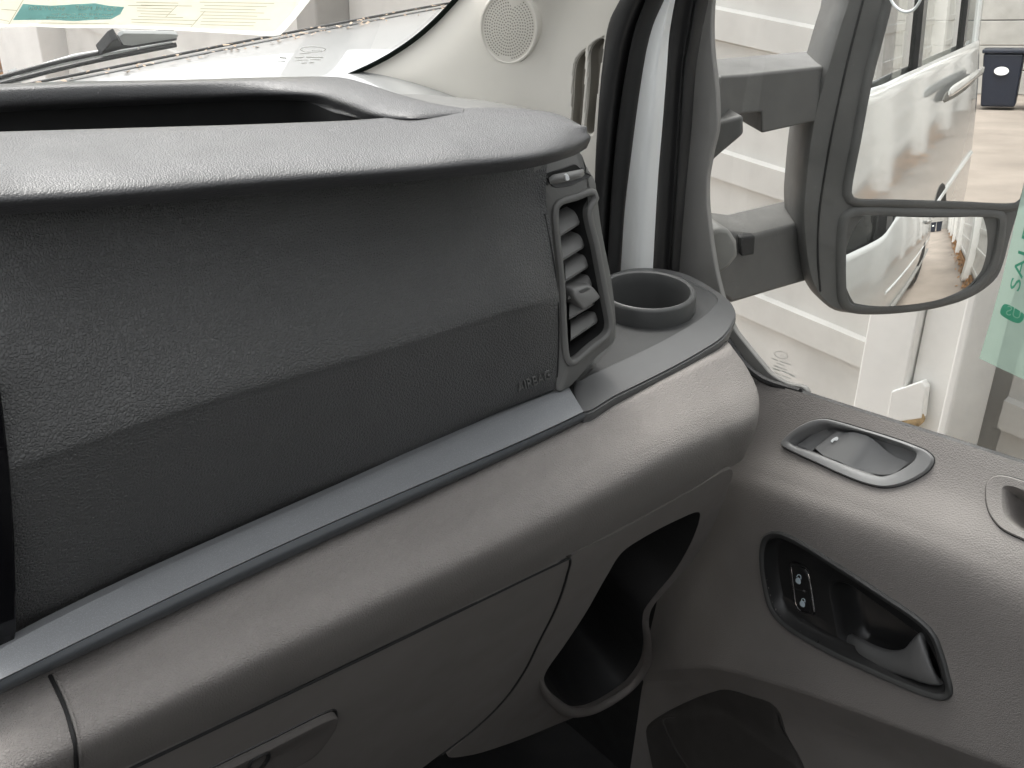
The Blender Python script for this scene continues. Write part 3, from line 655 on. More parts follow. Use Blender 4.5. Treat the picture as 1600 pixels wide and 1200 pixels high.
loopw = np.array(lw+arcW[1:]+[A((.83, .75, .07)), A((.88, .06, .76))]+[A((.3, .04, .78)), A((-.3, .04, .78)), A((-.88, .06, .76)), A((-.92, .8, .02))])
loopw = np.array([p-n_w*np.dot(p-WSP[0], n_w) for p in loopw])
mk('glass', (loopw, [tuple(range(len(loopw)))]), M['glass'], ws, smooth=False)
fb = [U(x+2, y+3, P=WSP)-0*n_w for x, y in arc]
mk('corner_border', loft([[p+A((-.0, 0, 0))+n_w*.001 for p in arcW], [U(x+8, y+7, P=WSP)+n_w*.001 for x, y in arc]], 40, 3), M['frit'], ws, thick=.002)
# etched maker's mark on the glass corner, mirrored and almost unreadable
def wsp(x, y, h=.0008): return U(x, y, P=(WSP[0]+n_w*h, WSP[1]))
et = []
for x0, y0, x1, y1, wdt in ((468, 79.0, 484, 78), (470, 84.5, 482, 84), (462, 90, 474, 89.4), (478, 88.6, 504, 89), (464, 94, 480, 93.4), (484, 92, 500, 93), (472, 99, 490, 98), (430, 90, 434, 96), (437, 89.5, 448, 90.5), (432, 97, 446, 96.5)) and [(468, 84, 484, 83.2, .9), (461, 90.5, 474, 90, 1.4), (478, 89.5, 505, 90, 1.3), (463, 94.5, 481, 94, .9), (484, 92.5, 501, 93.5, 1.0), (471, 99, 479, 98.6, 1.2), (483, 98.4, 491, 98, 1.2), (430.5, 97, 434, 89.5, 1.3), (437, 90, 448, 91, 2.2), (432, 97, 446, 96, 1.3)]:
    q = [wsp(x0, y0-wdt/2), wsp(x1, y1-wdt/2), wsp(x1, y1+wdt/2), wsp(x0, y0+wdt/2)]; et.append((np.array(q), [(0, 1, 2, 3)]))
ov = [wsp(489+20*math.cos(a), 77.5+4.6*math.sin(a)) for a in np.linspace(0, 6.283, 33)[:-1]]; ov2 = [wsp(489+18.6*math.cos(a), 77.5+3.9*math.sin(a)) for a in np.linspace(0, 6.283, 33)[:-1]]
et.append(stack([np.array(ov), np.array(ov2)], False))
et.append(text_vf('Ford', wsp(502, 80.3), wsp(482, 79.3)-wsp(502, 80.3), wsp(502, 74)-wsp(502, 80.3), .0035, .0001, width=.013))
mk('etched_mark', join(*et), M['etch'], ws, smooth=False)

# price label, seen from behind: everything on it is mirrored
lab = thing('price_label', 'large cream price label stuck inside the windshield, seen mirrored from behind', 'label', tuple(wsp(240, 20)))
def lp_(pts, h): return np.array([wsp(x, y, h) for x, y in pts])
bord = [(-60, -60), (-60, 44), (0, 43), (50, 41), (100, 44), (180, 43.5), (240, 46), (300, 49), (366, 53), (426, 57), (438, 55), (446, 47), (466, 24), (488, -4), (525, -60)]
pap = [(-60, -60), (-60, 37), (0, 37), (30, 39), (50, 36.5), (100, 40), (180, 39.5), (240, 41), (300, 43.5), (366, 47), (424, 50), (432, 47), (456, 20), (474, -4), (510, -60)]
mk('label_border', (lp_(bord, .0012), [tuple(range(len(bord)))]), M['paperedge'], lab, smooth=False)
lpap = mk('label_paper', (lp_(pap, .0018), [tuple(range(len(pap)))]), M['paper'], lab, smooth=False)
ban = [(36, 6), (80, 9), (110, 7), (148, 5), (170, 9), (194, 11), (188, 22), (174, 30), (140, 31.5), (115, 33), (80, 31), (20, 31.5)]
mk('teal_banner', (lp_(ban, .0024), [tuple(range(len(ban)))]), M['teal'], lpap, smooth=False)
def mirtext(s, x0, y0, x1, y1, hpx, m, par, h=.003):
    o = wsp(x0, y0, h); xd = wsp(x1, y1, h)-o; yd = wsp(x0+hpx*.30, y0-hpx, h)-o
    return mk('mirrored_print', text_vf(s, o, xd, yd, float(np.linalg.norm(yd))*1.35, .0001, width=float(np.linalg.norm(xd))), m, par, smooth=False)
mirtext('TOTAL MSRP', 181, 17.5, 117, 14.5, 6.5, M['whiteink'], lpap)
mirtext('$69,775.00', 101, 16, 44, 15.5, 6.0, M['whiteink'], lpap)
mirtext('Scan THE QR Code for', 176, 24.5, 80, 23.5, 3.6, M['whiteink'], lpap)
mirtext('more vehicle details', 173, 29, 72, 28, 3.0, M['whiteink'], lpap)
ln = []
for (x0, y0, x1, y1) in [(200, 8+0*k, 300, 9) for k in range(1)]+[(205+rng.uniform(0, 20), y, 290+rng.uniform(-25, 20), y+1.5) for y in (3, 7.5, 12, 16.5, 21, 25.5, 30)]+[(310+rng.uniform(0, 10), y, 420+rng.uniform(-20, 20)-y*.3, y+2) for y in (3, 8, 13, 18, 23, 28, 33, 38)]+[(60, 35.5, 170, 36.5), (205, 34, 300, 38), (2, 14, 26, 16), (0, 30, 14, 33)]:
    q = lp_([(x0, y0), (x1, y1), (x1, y1+.8), (x0, y0+.8)], .0026); ln.append((q, [(0, 1, 2, 3)]))
for (x0, y0, x1, y1) in ((277, 8, 258, 27), (320, 17, 298, 42), (38, -4, 12, 40)):
    q = lp_([(x0, y0), (x0+1.1, y0), (x1+1.1, y1), (x1, y1)], .0026); ln.append((q, [(0, 1, 2, 3)]))
mk('faint_print', join(*ln), M['ink'], lpap, smooth=False)

# wiper lying on the outside of the glass
wip = thing('wiper', 'silver and black windshield wiper lying across the glass below the price label', 'wiper', tuple(wsp(150, 100, -.02)))
def wo_(x, y, h): return U(x, y, P=(WSP[0]-n_w*h, WSP[1]))
mk('blade', tube([wo_(-80, 153, .01), wo_(0, 131, .010), (wo_(130, 99, .010)), wo_(275, 70, .010)], .0024, 40, 8), M['rubber'], wip)
mk('blade_spoiler', tube([wo_(-80, 141, .018), wo_(0, 121, .018), wo_(90, 97, .018), wo_(160, 82, .018)], .0022, 40, 8), M['rubber'], wip)
mk('arm', slab([wo_(-60, 142, .024), wo_(40, 115, .024), wo_(120, 92, .024), wo_(216, 76, .024)], [wo_(-60, 152, .024), wo_(40, 127, .024), wo_(120, 104, .024), wo_(216, 83, .024)], .006, -n_w), M['silver'], wip, bevel=.001)
mk('arm_tip', slab([wo_(219, 76, .024), wo_(270, 66, .024)], [wo_(219, 84, .024), wo_(271, 72, .024)], .006, -n_w), M['silver'], wip, bevel=.001)
mk('arm_clip', hexa([wo_(x, y, .023) for x, y in ((17, 121), (31, 118), (34, 131), (20, 134))], -n_w*.008), M['silver'], wip, smooth=False)
mk('adapter', hexa([wo_(x, y, .014) for x, y in ((156, 87), (175, 65), (184, 60), (190, 70), (204, 72), (277, 57), (277, 64), (210, 75), (190, 78))], -n_w*.012), M['gloss'], wip, smooth=False, bevel=.0012)
mk('adapter_cover', hexa([wo_(x, y, .013) for x, y in ((186, 58), (194, 53), (264, 54), (279, 55), (277, 60), (206, 72), (193, 71))], -n_w*.005), M['silver'], wip, smooth=False, bevel=.001)

# ================================================================== A-PILLAR: cream trim, tweeter grille, grab recess, rubber seals
pil = thing('pillar_trim', 'cream windshield pillar trim with a round perforated speaker grille', 'pillar trim', (.78, .95, -.33))
q0 = [U(x, y, P=WSP) for x, y in ((515, 132), (540, 121), (568, 110), (608, 90), (648, 64), (680, 37), (710, 6), (740, -28), (790, -100))]
q1 = rail([(640, 165, .775), (680, 148, .775), (715, 118, .775), (745, 86, .772), (770, 50, .770), (790, 15, .768), (805, -20, .765), (820, -55, .762), (850, -110, .76)], ) and [U(x, y, X=X) for x, y, X in ((640, 170, .745), (690, 150, .760), (722, 118, .772), (750, 86, .780), (775, 50, .785), (797, 12, .788), (815, -25, .79), (830, -60, .79), (860, -110, .79))]
q2 = [U(x, y, X=X) for x, y, X in ((800, 330, .79), (845, 240, .808), (858, 180, .815), (862, 130, .82), (868, 90, .824), (876, 45, .828), (888, 5, .83), (905, -40, .83), (930, -100, .83))]
q3 = [U(x, y, X=X) for x, y, X in ((925, 430, .822), (929, 330, .832), (932, 260, .836), (938, 190, .84), (944, 115, .843), (950, 70, .845), (960, 35, .846), (976, 0, .847), (1010, -60, .85))]
pilVF = loft([q0, q1, q2, q3], 420, 50)
PB = bvh(pilVF)
c2 = lambda x, y: (640+x/2.858, y/2.858)
slot1 = [c2(*p) for p in ((727, 600), (728, 420), (735, 300), (745, 262), (770, 232), (794, 212), (792, 260), (786, 400), (776, 530), (770, 600))]
slot2 = [c2(*p) for p in ((805, 204), (840, 176), (880, 156), (874, 200), (855, 340), (838, 480), (828, 600), (782, 610), (790, 480), (800, 330))]
mk('trim_shell', cut(pilVF, [slot1, slot2]), M['cream'], pil, thick=.003, ang=60)
hs_ = [hit(PB, *p) for p in slot1+slot2]
nb = unit(hit(PB, 905, 160)*-1)
nb = unit((-.75, -.6, .25))
for sp in (slot1, slot2):
    q2 = smooth_loop(spline(np.array([(x, y, 0.) for x, y in sp]), 60, True), 3)
    L = smooth_loop(np.array([p for p in (hit(PB, x, y) for x, y, _ in q2) if p is not None]), 3); n = newell(L)
    mk('slot_rim', emboss(L, [(-.0036, -.0004), (-.0032, .0012), (-.0012, .0016), (.0002, .0008), (.001, -.003)], n, cap=False), M['cream'], pil)
    mk('grab_slot', emboss(L, [(-.0012, .0006), (.0006, -.0005), (.001, -.012), (.003, -.016)], n), M['slot'], pil)
# panel line around the grab recess
pl = [c2(*p) for p in ((694, 540), (697, 440), (703, 370), (718, 290), (740, 225), (775, 178), (820, 142), (880, 92), (940, 48))]
mk('panel_line', tube([q for q in (hit(PB, *p) for p in pl) if q is not None], .0009, 60, 6), M['slot'], pil)
# speaker grille
gc = hit(PB, 796, 42)
e1_ = hit(PB, 812, 42)-hit(PB, 780, 42); e2_ = hit(PB, 796, 62)-hit(PB, 796, 22); n_s = newell(np.array([hit(PB, 796+30*math.cos(a), 42+36*math.sin(a)) for a in np.linspace(0, 6.28, 12)]))
SPL = (gc+n_s*.002, n_s)
def gell(rx, ry, N=72): return np.array([U(796+rx*math.cos(a), 42+ry*math.sin(a), P=SPL) for a in np.linspace(0, 2*math.pi, N+1)[:-1]])
Lo_ = gell(46.5, 59)
sg = mk('speaker_grille', stack([Lo_-n_s*.014, Lo_*1.0, gell(45, 57.4)+n_s*.0022, gell(42.5, 54.8)+n_s*.0026, gell(41, 53)+n_s*.0010, gell(40, 52)+n_s*.0008, gell(30, 39)+n_s*.0016, gell(15, 19.5)+n_s*.0022, gell(1, 1.3)+n_s*.0024], True), M['cream'], pil, ang=35)
hv = []
for ringi in range(0, 11):
    rr = ringi/10.7; cnt = max(1, int(round(2*math.pi*ringi*1.02)))
    for k in range(cnt):
        a = 2*math.pi*k/cnt+ringi*.37; x, y = 796+40*rr*math.cos(a), 42+52*rr*math.sin(a)
        hgt = float(np.interp(rr, [0, .375, .75, 1], [.0024, .0022, .0016, .0008]))+.0003
        c = U(x, y, P=SPL)+n_s*hgt
        e1u = unit(e1_); e2u = np.cross(n_s, e1u)
        L = np.array([c+.00088*(math.cos(b)*e1u+math.sin(b)*e2u) for b in np.linspace(0, 2*math.pi, 9)[:-1]])
        hv.append((L, [tuple(range(8))]))
ho = mk('grille_holes', join(*hv), M['slot'], sg, smooth=False, kind='stuff')

seal = thing('door_seal', 'black rubber door seals either side of a white painted frame strip', 'door seal', (.88, .85, -.45))
sL = [(974, -5), (955, 35), (944, 105), (936, 196), (929, 315), (926, 440)]
sM1 = [(996, -5), (976, 45), (962, 105), (951, 196), (941, 315), (936, 440)]
sM2 = [(1012, -5), (993, 45), (980, 105), (966, 196), (955, 315), (948, 440)]
sR = [(1040, -5), (1021, 38), (1011, 75), (1000, 140), (986, 245), (976, 332), (969, 440)]
sW = [(1056, -5), (1046, 52), (1042, 105), (1035, 196), (1028, 280), (1019, 440)]
sB = [(1109, -5), (1098, 45), (1088, 105), (1081, 196), (1070, 315), (1060, 440)]
def vx(px, X, dn=0): return [U(x, y, X=X) for x, y in [(px[0][0]+(px[0][0]-px[1][0])*1.5, px[0][1]-70)]+px]
a0 = [p+A((.026, .028, -.008)) for p in vx(sL, .832)]
mk('rubber_seal', loft([a0, vx(sL, .832), vx(sM1, .836), [p*1.006 for p in vx(sM2, .852)], vx(sM2, .846), vx(sR, .868), [p+A((.01, .04, 0)) for p in vx(sR, .868)]], 60, 6), M['rubber'], seal, ang=80)
wm = [(p[0]*.5+q[0]*.5, p[1]*.5+q[1]*.5) for p, q in zip(sR[1:], sW)] 
mk('painted_frame', loft([vx(sR, .864), vx([(1036, 52), (1026, 105), (1017, 196), (1007, 280), (995, 440)], .864), vx(sW, .880)], 60, 6), M['frame_paint'], seal, ang=80)
sB1 = [(1068, -5), (1058, 52), (1053, 105), (1046, 196), (1038, 315), (1032, 440)]; sB2 = [(1084, -5), (1074, 52), (1066, 105), (1060, 196), (1052, 315), (1044, 440)]
sB3 = [(1090, -5), (1080, 52), (1071, 105), (1065, 196), (1057, 315), (1049, 440)]
mk('rubber_seal', loft([[p+A((.02, .02, -.006)) for p in vx(sW, .894)], vx(sW, .894), vx(sB1, .900), vx(sB2, .912), vx(sB3, .908), vx(sB, .925), [p+A((.006, .03, 0)) for p in vx(sB, .925)]], 60, 6), M['rubber'], seal, ang=80)

# ================================================================== THE PASSENGER DOOR
door = thing('passenger_door', 'taupe passenger door panel with window switch, inside handle and side glass', 'door', (.92, .4, -1.0))
d0 = [(1080, 585, .935), (1150, 588, .933), (1190, 598, .93), (1240, 610, .928), (1350, 645, .927), (1480, 686, .926), (1610, 728, .926), (1760, 778, .926)]
d1 = [(1070, 640, .918), (1150, 660, .915), (1190, 672, .912), (1240, 690, .908), (1350, 722, .904), (1480, 765, .902), (1610, 808, .902), (1760, 860, .902)]
d2 = [(1060, 700, .935), (1140, 722, .908), (1185, 736, .890), (1235, 752, .880), (1350, 790, .874), (1480, 835, .872), (1610, 890, .872), (1760, 950, .872)]
d2b = [(1055, 730, .93), (1130, 755, .900), (1178, 768, .878), (1230, 784, .867), (1350, 826, .862), (1480, 878, .860), (1610, 945, .860), (1760, 1010, .860)]
d3 = [(1025, 900, .945), (1075, 915, .915), (1130, 930, .884), (1200, 948, .866), (1350, 990, .860), (1480, 1030, .858), (1610, 1080, .857), (1760, 1140, .857)]
d4 = [(990, 1050, .945), (1045, 1046, .918), (1100, 1044, .883), (1141, 1050, .864), (1227, 1074, .856), (1314, 1104, .853), (1400, 1136, .852), (1610, 1214, .852), (1760, 1270, .852)]
d5 = [(990, 1066, .947), (1045, 1064, .922), (1100, 1066, .890), (1141, 1076, .880), (1213, 1100, .876), (1285, 1124, .874), (1400, 1168, .873), (1610, 1246, .873), (1760, 1302, .873)]
d6 = [(970, 1110, .95), (1040, 1100, .926), (1110, 1100, .90), (1145, 1110, .896), (1215, 1134, .89), (1285, 1160, .888), (1400, 1205, .886), (1610, 1280, .886), (1760, 1330, .886)]
d7 = [(880, 1500, .95), (1030, 1500, .926), (1110, 1500, .90), (1150, 1510, .896), (1215, 1520, .89), (1285, 1530, .888), (1400, 1560, .886), (1610, 1640, .886), (1760, 1700, .886)]
X_ = lambda L: [U(x, y, X=X) for x, y, X in L]
top = [p+A((.006, 0, -.012)) for p in X_(d0)]
dr = [top, X_(d0), X_(d1), X_(d2), X_(d2b), X_(d3), X_(d4), X_(d5), X_(d6), X_(d7)]
doorVF = loft(dr, 220, 16, sharp=(1, 6, 7))
DB = bvh(doorVF)
c5 = lambda x, y: (1120+x/2.927, 450+y/2.927)
c6 = lambda x, y: (1140+x/2.857, 780+y/2.857)
cS = lambda x, y: (1220+x/6.154, 640+y/6.154)
cs2 = lambda x, y: (940+x/3.478, 1000+y/3.478)
so_px = [cs2(*p) for p in ((245, 490), (262, 455), (330, 405), (500, 320), (600, 285), (660, 270), (720, 277), (820, 308), (935, 352), (1000, 500), (1100, 690), (1120, 900), (330, 900), (280, 690))]
sw_out = [cS(*p) for p in ((15, 330), (60, 270), (180, 175), (320, 110), (440, 96), (560, 120), (800, 190), (1050, 265), (1280, 345), (1420, 410), (1478, 480), (1440, 570), (1320, 660), (1150, 730), (1000, 750), (840, 720), (600, 630), (350, 515), (120, 410), (40, 365))]
sw_in = [cS(*p) for p in ((100, 320), (160, 260), (290, 190), (420, 150), (540, 165), (760, 215), (1000, 285), (1230, 370), (1320, 430), (1300, 490), (1200, 570), (1060, 635), (960, 650), (820, 615), (560, 510), (300, 410), (160, 365))]
ha_out = [c6(*p) for p in ((138, 250), (148, 180), (172, 150), (215, 143), (290, 170), (500, 298), (700, 428), (850, 530), (915, 595), (955, 690), (985, 800), (997, 850), (985, 888), (935, 893), (800, 848), (600, 760), (450, 690), (250, 570), (185, 495), (150, 370))]
pc_out = [(1541, 775), (1543, 756), (1552, 746), (1566, 743.5), (1600, 752), (1680, 780), (1720, 800), (1730, 850), (1700, 880), (1640, 862), (1600, 844), (1565, 826), (1546, 800)]
pc_in = [(1569, 775), (1571, 763), (1582, 762), (1610, 772), (1690, 800), (1705, 830), (1680, 850), (1625, 842), (1595, 828), (1576, 812), (1571, 800)]
def shrink(poly, d):
    L2 = spline(np.array([(x, y, 0.) for x, y in poly]), 90, True); return [(p[0], p[1]) for p in inset_loop(L2, A((0, 0, 1)), d)]
dcut = cut(doorVF, [shrink(sw_out, 4), shrink(ha_out, 4), shrink(pc_out, 4)])
mk('door_panel', dcut, M['door'], door, ang=50)
# window switch
Ls = loop_of(sw_out, surf=DB, N=110); n_s2 = newell(Ls); Li = loop_of(sw_in, surf=DB, N=110); Li = align(Ls, Li)
ws_ = mk('window_switch', stack([Ls-n_s2*.004, Ls+n_s2*.003, inset_loop(Ls, n_s2, .0012)+n_s2*.0046, Ls*.45+Li*.55+n_s2*.0050, inset_loop(Li, n_s2, -.0008)+n_s2*.0040, Li+n_s2*.0028, inset_loop(Li, n_s2, .002)-n_s2*.014], True), M['bezel'], door, ang=40)
mk('switch_gap', stack([inset_loop(Ls, n_s2, -.0012)+n_s2*.0004, inset_loop(Ls, n_s2, .001)+n_s2*.0008], False), M['gloss'], ws_)
SWP = (Li.mean(0), n_s2)
def sp_(x, y, h): return U(*cS(x, y), P=(SWP[0]+n_s2*h, n_s2))
rk = []
for (xa, ya, xb, yb, h) in ((140, 352, 400, 175, -.0105), (230, 372, 470, 205, -.0100), (298, 405, 525, 232, -.0098), (330, 372, 535, 205, -.0030), (395, 430, 600, 225, -.0012), (480, 470, 680, 215, .0016), (560, 500, 770, 232, .0026), (650, 545, 850, 262, .0014), (740, 585, 930, 320, -.0040), (850, 610, 1010, 390, -.0085), (960, 625, 1100, 450, -.0100), (1090, 620, 1230, 510, -.0095)):
    rk.append([sp_(xa+(xb-xa)*t, ya+(yb-ya)*t, h) for t in (0, .33, .67, 1)])
V1, F1 = loft(rk, 16, 5)
mk('switch_rocker', (V1, F1), M['bezel'], ws_, ang=60)
mk('switch_icon', emboss(spline([sp_(x, y, -.0012+.0006) for x, y in ((482, 305), (500, 282), (545, 262), (556, 275), (545, 300), (515, 300), (500, 320))], 28, True), [(0, .0006), (.0004, .001)], n_s2), M['white'], ws_)
# inside handle
Lh2 = loop_of(ha_out, surf=DB, N=130); n_h = newell(Lh2)
hbp = [(-.001, -.004), (-.0005, .0022), (.0012, .0038), (.0050, .0036), (.0068, .0020), (.0095, -.010), (.0135, -.0135)]
HPL = (Lh2.mean(0)-n_h*.0135, n_h)
hrec = [c6(*p) for p in ((446, 385), (470, 366), (530, 378), (640, 452), (780, 552), (870, 625), (915, 700), (945, 800), (940, 828), (890, 832), (760, 790), (620, 735), (530, 690), (490, 630), (462, 510))]
Lr_ = loop_of(hrec, N=130, P=HPL)
lastl = smooth_loop(inset_loop(Lh2, n_h, .0135), 2)-n_h*.0135
Lr_ = align(lastl, Lr_)
mk('bezel_ring', stack([smooth_loop(inset_loop(Lh2, n_h, i), 1)+n_h*h for i, h in hbp[:5]], False), M['cup'], door, ang=40)
hz = mk('handle_bezel', stack([smooth_loop(inset_loop(Lh2, n_h, i), 1)+n_h*h for i, h in hbp[4:-1]]+[lastl, inset_loop(Lr_, n_h, -.001)+n_h*.0003, Lr_+n_h*.0], False), M['gloss'], door, ang=40)
mk('handle_recess', emboss(Lr_, [(0, 0), (.0015, -.0015), (.003, -.012), (.008, -.03), (.014, -.034)], n_h), M['gloss'], hz, ang=60)
def hp(x, y, h): return U(*c6(x, y), P=(HPL[0]+n_h*h, n_h))
lv_ = []
for (x0, y0, h0_, x1, y1, h1_) in ((484, 586, -.026, 500, 640, -.016), (520, 604, -.014, 545, 690, -.003), (575, 632, -.002, 600, 718, .004), (650, 668, .001, 680, 752, .007), (720, 684, .004, 750, 780, .009), (775, 672, .006, 810, 800, .010), (812, 632, .006, 860, 818, .010), (845, 602, .004, 910, 828, .008), (870, 618, .001, 944, 826, .004), (890, 660, -.006, 945, 800, -.002)):
    a, b = hp(x0, y0, h0_), hp(x1, y1, h1_); lv_.append([a-n_h*.006, a, a*.6+b*.4+n_h*.004, b+n_h*.001, b-n_h*.008])
V1, F1 = loft(lv_, 26, 6)
mk('handle_lever', (V1, F1), M['lever'], hz, ang=70)
cl = lambda x, y: (1220+x/10.0, 860+y/10.0)
def hl(x, y, h): return U(*cl(x, y), P=(HPL[0]+n_h*h, n_h))
Lb = spline([hl(x, y, 0) for x, y in ((155, 215), (200, 185), (290, 205), (380, 255), (430, 320), (460, 430), (500, 700), (530, 960), (520, 1010), (470, 990), (340, 960), (270, 930), (240, 860), (205, 640))], 80, True)
lk = mk('lock_button', emboss(Lb, [(-.0004, -.001), (0, .0018), (.001, .0026), (.0022, .0022), (.0026, .0030), (.0042, .0030)], n_h), M['gloss'], hz, ang=35)
mk('button_rim', tube([hl(x, y, .0032) for x, y in ((335, 258), (385, 290), (425, 345), (445, 420), (470, 560), (500, 760), (525, 950))], .0009, 40, 8), M['chrome'], hz)
mk('button_rim', tube([hl(x, y, .0032) for x, y in ((165, 260), (185, 420), (210, 640), (240, 840), (265, 900), (310, 945))], .0007, 40, 8), M['chrome'], hz)
mk('button_divider', tube([hl(225, 600, .0031), hl(320, 632, .0031), hl(440, 655, .0031)], .0006, 12, 6), M['rubber'], hz)
mk('indicator_lamp', tube([hl(352, 632, .0034), hl(382, 645, .0034)], .0011, 6, 8), M['lever'], hz)
def lockicon(cx, cy, open_):
    body = [(cx-34, cy-10), (cx+8, cy-32), (cx+36, cy-2), (cx+40, cy+62), (cx+14, cy+72), (cx-30, cy+38)]
    parts = [emboss(spline([hl(x, y, .0031) for x, y in body], 28, True), [(0, .0002), (.0003, .0006)], n_h)]
    sh = [(cx-12, cy-22), (cx-8, cy-50), (cx+16, cy-62), (cx+38, cy-44), (cx+42, cy-8)] if not open_ else [(cx-22, cy-42), (cx-4, cy-70), (cx+22, cy-72), (cx+42, cy-50), (cx+42, cy-6)]
    parts.append(tube([hl(x, y, .0035) for x, y in sh], .00055, 20, 6)); return join(*parts)
mk('unlock_icon', lockicon(270, 455, True), M['icon'], hz, smooth=False)
mk('lock_icon', lockicon(335, 815, False), M['icon'], hz, smooth=False)
# pull cup behind the switch
Lp = loop_of(pc_out, surf=DB, N=90); n_p = newell(Lp); Lpi = align(Lp, loop_of(pc_in, surf=DB, N=90))
mk('pull_cup', stack([Lp-n_p*.004, Lp+n_p*.002, inset_loop(Lp, n_p, .0012)+n_p*.0032, Lpi*.9+Lp*.1+n_p*.0028, Lpi+n_p*.001, inset_loop(Lpi, n_p, .002)-n_p*.02, inset_loop(Lpi, n_p, .006)-n_p*.05], True), M['door'], door, ang=40)
mk('pull_cup_gap', stack([inset_loop(Lp, n_p, -.001)+n_p*.0003, inset_loop(Lp, n_p, .001)+n_p*.0006], False), M['gloss'], door)
# speaker bulge low on the door; dark colour stands in for recess shade
cs2 = lambda x, y: (940+x/3.478, 1000+y/3.478)
SPD = (U(1120, 1160, X=.885), unit((-1, -.15, .05)))
so_ = [cs2(*p) for p in ((245, 490), (262, 455), (330, 405), (500, 320), (600, 285), (660, 270), (720, 277), (820, 308), (935, 352), (1000, 500), (1100, 690), (1120, 900), (330, 900), (280, 690))]
si_ = [cs2(*p) for p in ((345, 440), (440, 418), (540, 398), (620, 390), (690, 402), (760, 448), (860, 520), (960, 590), (1060, 660), (1100, 740), (1090, 880), (560, 880), (480, 690), (400, 560))]
Lso = loop_of(so_, surf=DB, N=100); Lsi = align(Lso, loop_of(si_, surf=DB, N=100)); n_d = newell(Lso)
spk = mk('speaker_surround', stack([inset_loop(Lso, n_d, -.001)-n_d*.004, Lso+n_d*.0012, inset_loop(Lso, n_d, .004)+n_d*.0008, Lso*.7+Lsi*.3+n_d*.0006, Lso*.2+Lsi*.8+n_d*.0008, Lsi+n_d*.0034, inset_loop(Lsi, n_d, .003)+n_d*.0042, inset_loop(Lsi, n_d, .008)+n_d*.004], True), M['speaker_shade'], door, ang=50)
mk('speaker_edge', tube([hit(DB, *cs2(*p))+n_d*.002 for p in ((340, 430), (370, 500), (420, 600), (490, 700), (520, 780))], .003, 30, 8), M['speaker_shade'], spk)
# corner sail, gasket, glass
sail = [(1096, -60), (1094, -5), (1083, 45), (1073, 105), (1066, 196), (1055, 315), (1047, 416), (1050, 470), (1110, 530), (1150, 572), (1185, 602), (1230, 614), (1262, 622), (1258, 607), (1230, 599), (1205, 585), (1188, 566), (1165, 538), (1146, 512), (1122, 440), (1107, 346), (1104, 303), (1105, 275), (1107, 263), (1112, 236), (1120, 200), (1120, 160), (1117, 120), (1113, 87), (1111, 52), (1112, 10), (1118, -60)]
Lsail = np.array([U(x, y, X=.94) for x, y in sail]); Lsail = spline(Lsail, 240, True)
mk('corner_sail', emboss(Lsail, [(0, -.006), (0, -.001), (.001, 0)], A((-1, 0, 0))), M['sail'], door, ang=40)
mk('window_gasket', tube([U(x, y, X=X) for x, y, X in ((1132, 524, .93), (1150, 552, .93), (1170, 576, .93), (1195, 594, .931), (1225, 605, .932), (1250, 612, .932))], .0042, 40, 8), M['rubber'], door)
belt = [(1185, 600), (1240, 613.5), (1350, 648.5), (1480, 689.5), (1610, 731.5), (1760, 781)]
mk('belt_seal', tube([U(x, y-1.0, X=.936) for x, y in belt], .0050, 60, 8), M['rubber'], door)
gq = [A((.957, 1.0, -.72)), A((.957, -.06, -.60)), A((.90, -.06, .63)), A((.90, .2, .63)), A((.93, .9, .12)), A((.957, 1.0, -.05))]
mk('side_glass', (np.array([A((.957-(.12)*max(0, p[2]+.1), p[1], p[2])) for p in gq]), [(0, 1, 2, 3, 4, 5)]), M['sideglass'], door, smooth=False)
mk('door_outer_skin', (np.array([(1.0, .86, -.82), (1.0, -.06, -.76), (1.0, -.06, -1.5), (1.0, .86, -1.5)]), [(0, 1, 2, 3)]), M['paint'], door, smooth=False)
# etched mark low on the side glass
GLP = (A((.953, .6, -.6)), unit((-1, 0, 0)))
def gp_(x, y): return U(x, y, P=GLP)
et = []
cE = lambda x, y: (1120+x/6.667, 500+y/6.667)
ov = np.array([gp_(*cE(672+72*math.cos(a)+0, 365+40*math.sin(a)+14*math.cos(a))) for a in np.linspace(0, 6.283, 33)[:-1]]); ov2 = np.array([gp_(*cE(672+64*math.cos(a), 365+33*math.sin(a)+12*math.cos(a))) for a in np.linspace(0, 6.283, 33)[:-1]])
et.append(stack([ov, ov2], False))
et.append(text_vf('Ford', gp_(*cE(722, 392)), gp_(*cE(632, 366))-gp_(*cE(722, 392)), gp_(*cE(727, 350))-gp_(*cE(722, 392)), .0035, .0001, width=.008))
for x0, y0, x1, y1, wd_ in ((562, 395, 640, 425, 9), (655, 430, 775, 468, 10), (622, 448, 705, 476, 9), (590, 476, 735, 522, 8), (535, 530, 585, 548, 9), (680, 580, 775, 612, 7), (600, 470, 640, 484, 6)):
    q = np.array([gp_(*cE(x0, y0-wd_/2)), gp_(*cE(x1, y1-wd_/2)), gp_(*cE(x1, y1+wd_/2)), gp_(*cE(x0, y0+wd_/2))]); et.append((q, [(0, 1, 2, 3)]))
mk('glass_etching', join(*et), M['etch'], door, smooth=False)
et = []
for x0, y0, x1, y1, wd_ in ((530, 485, 550, 492, 14), (585, 505, 660, 528, 14), (680, 532, 735, 552, 14), (750, 560, 812, 590, 16), (610, 550, 655, 566, 10)):
    q = np.array([gp_(*cE(x0, y0-wd_/2)), gp_(*cE(x1, y1-wd_/2)), gp_(*cE(x1, y1+wd_/2)), gp_(*cE(x0, y0+wd_/2))]); et.append((q, [(0, 1, 2, 3)]))
mk('glass_etching', join(*et), M['etchw'], door, smooth=False)

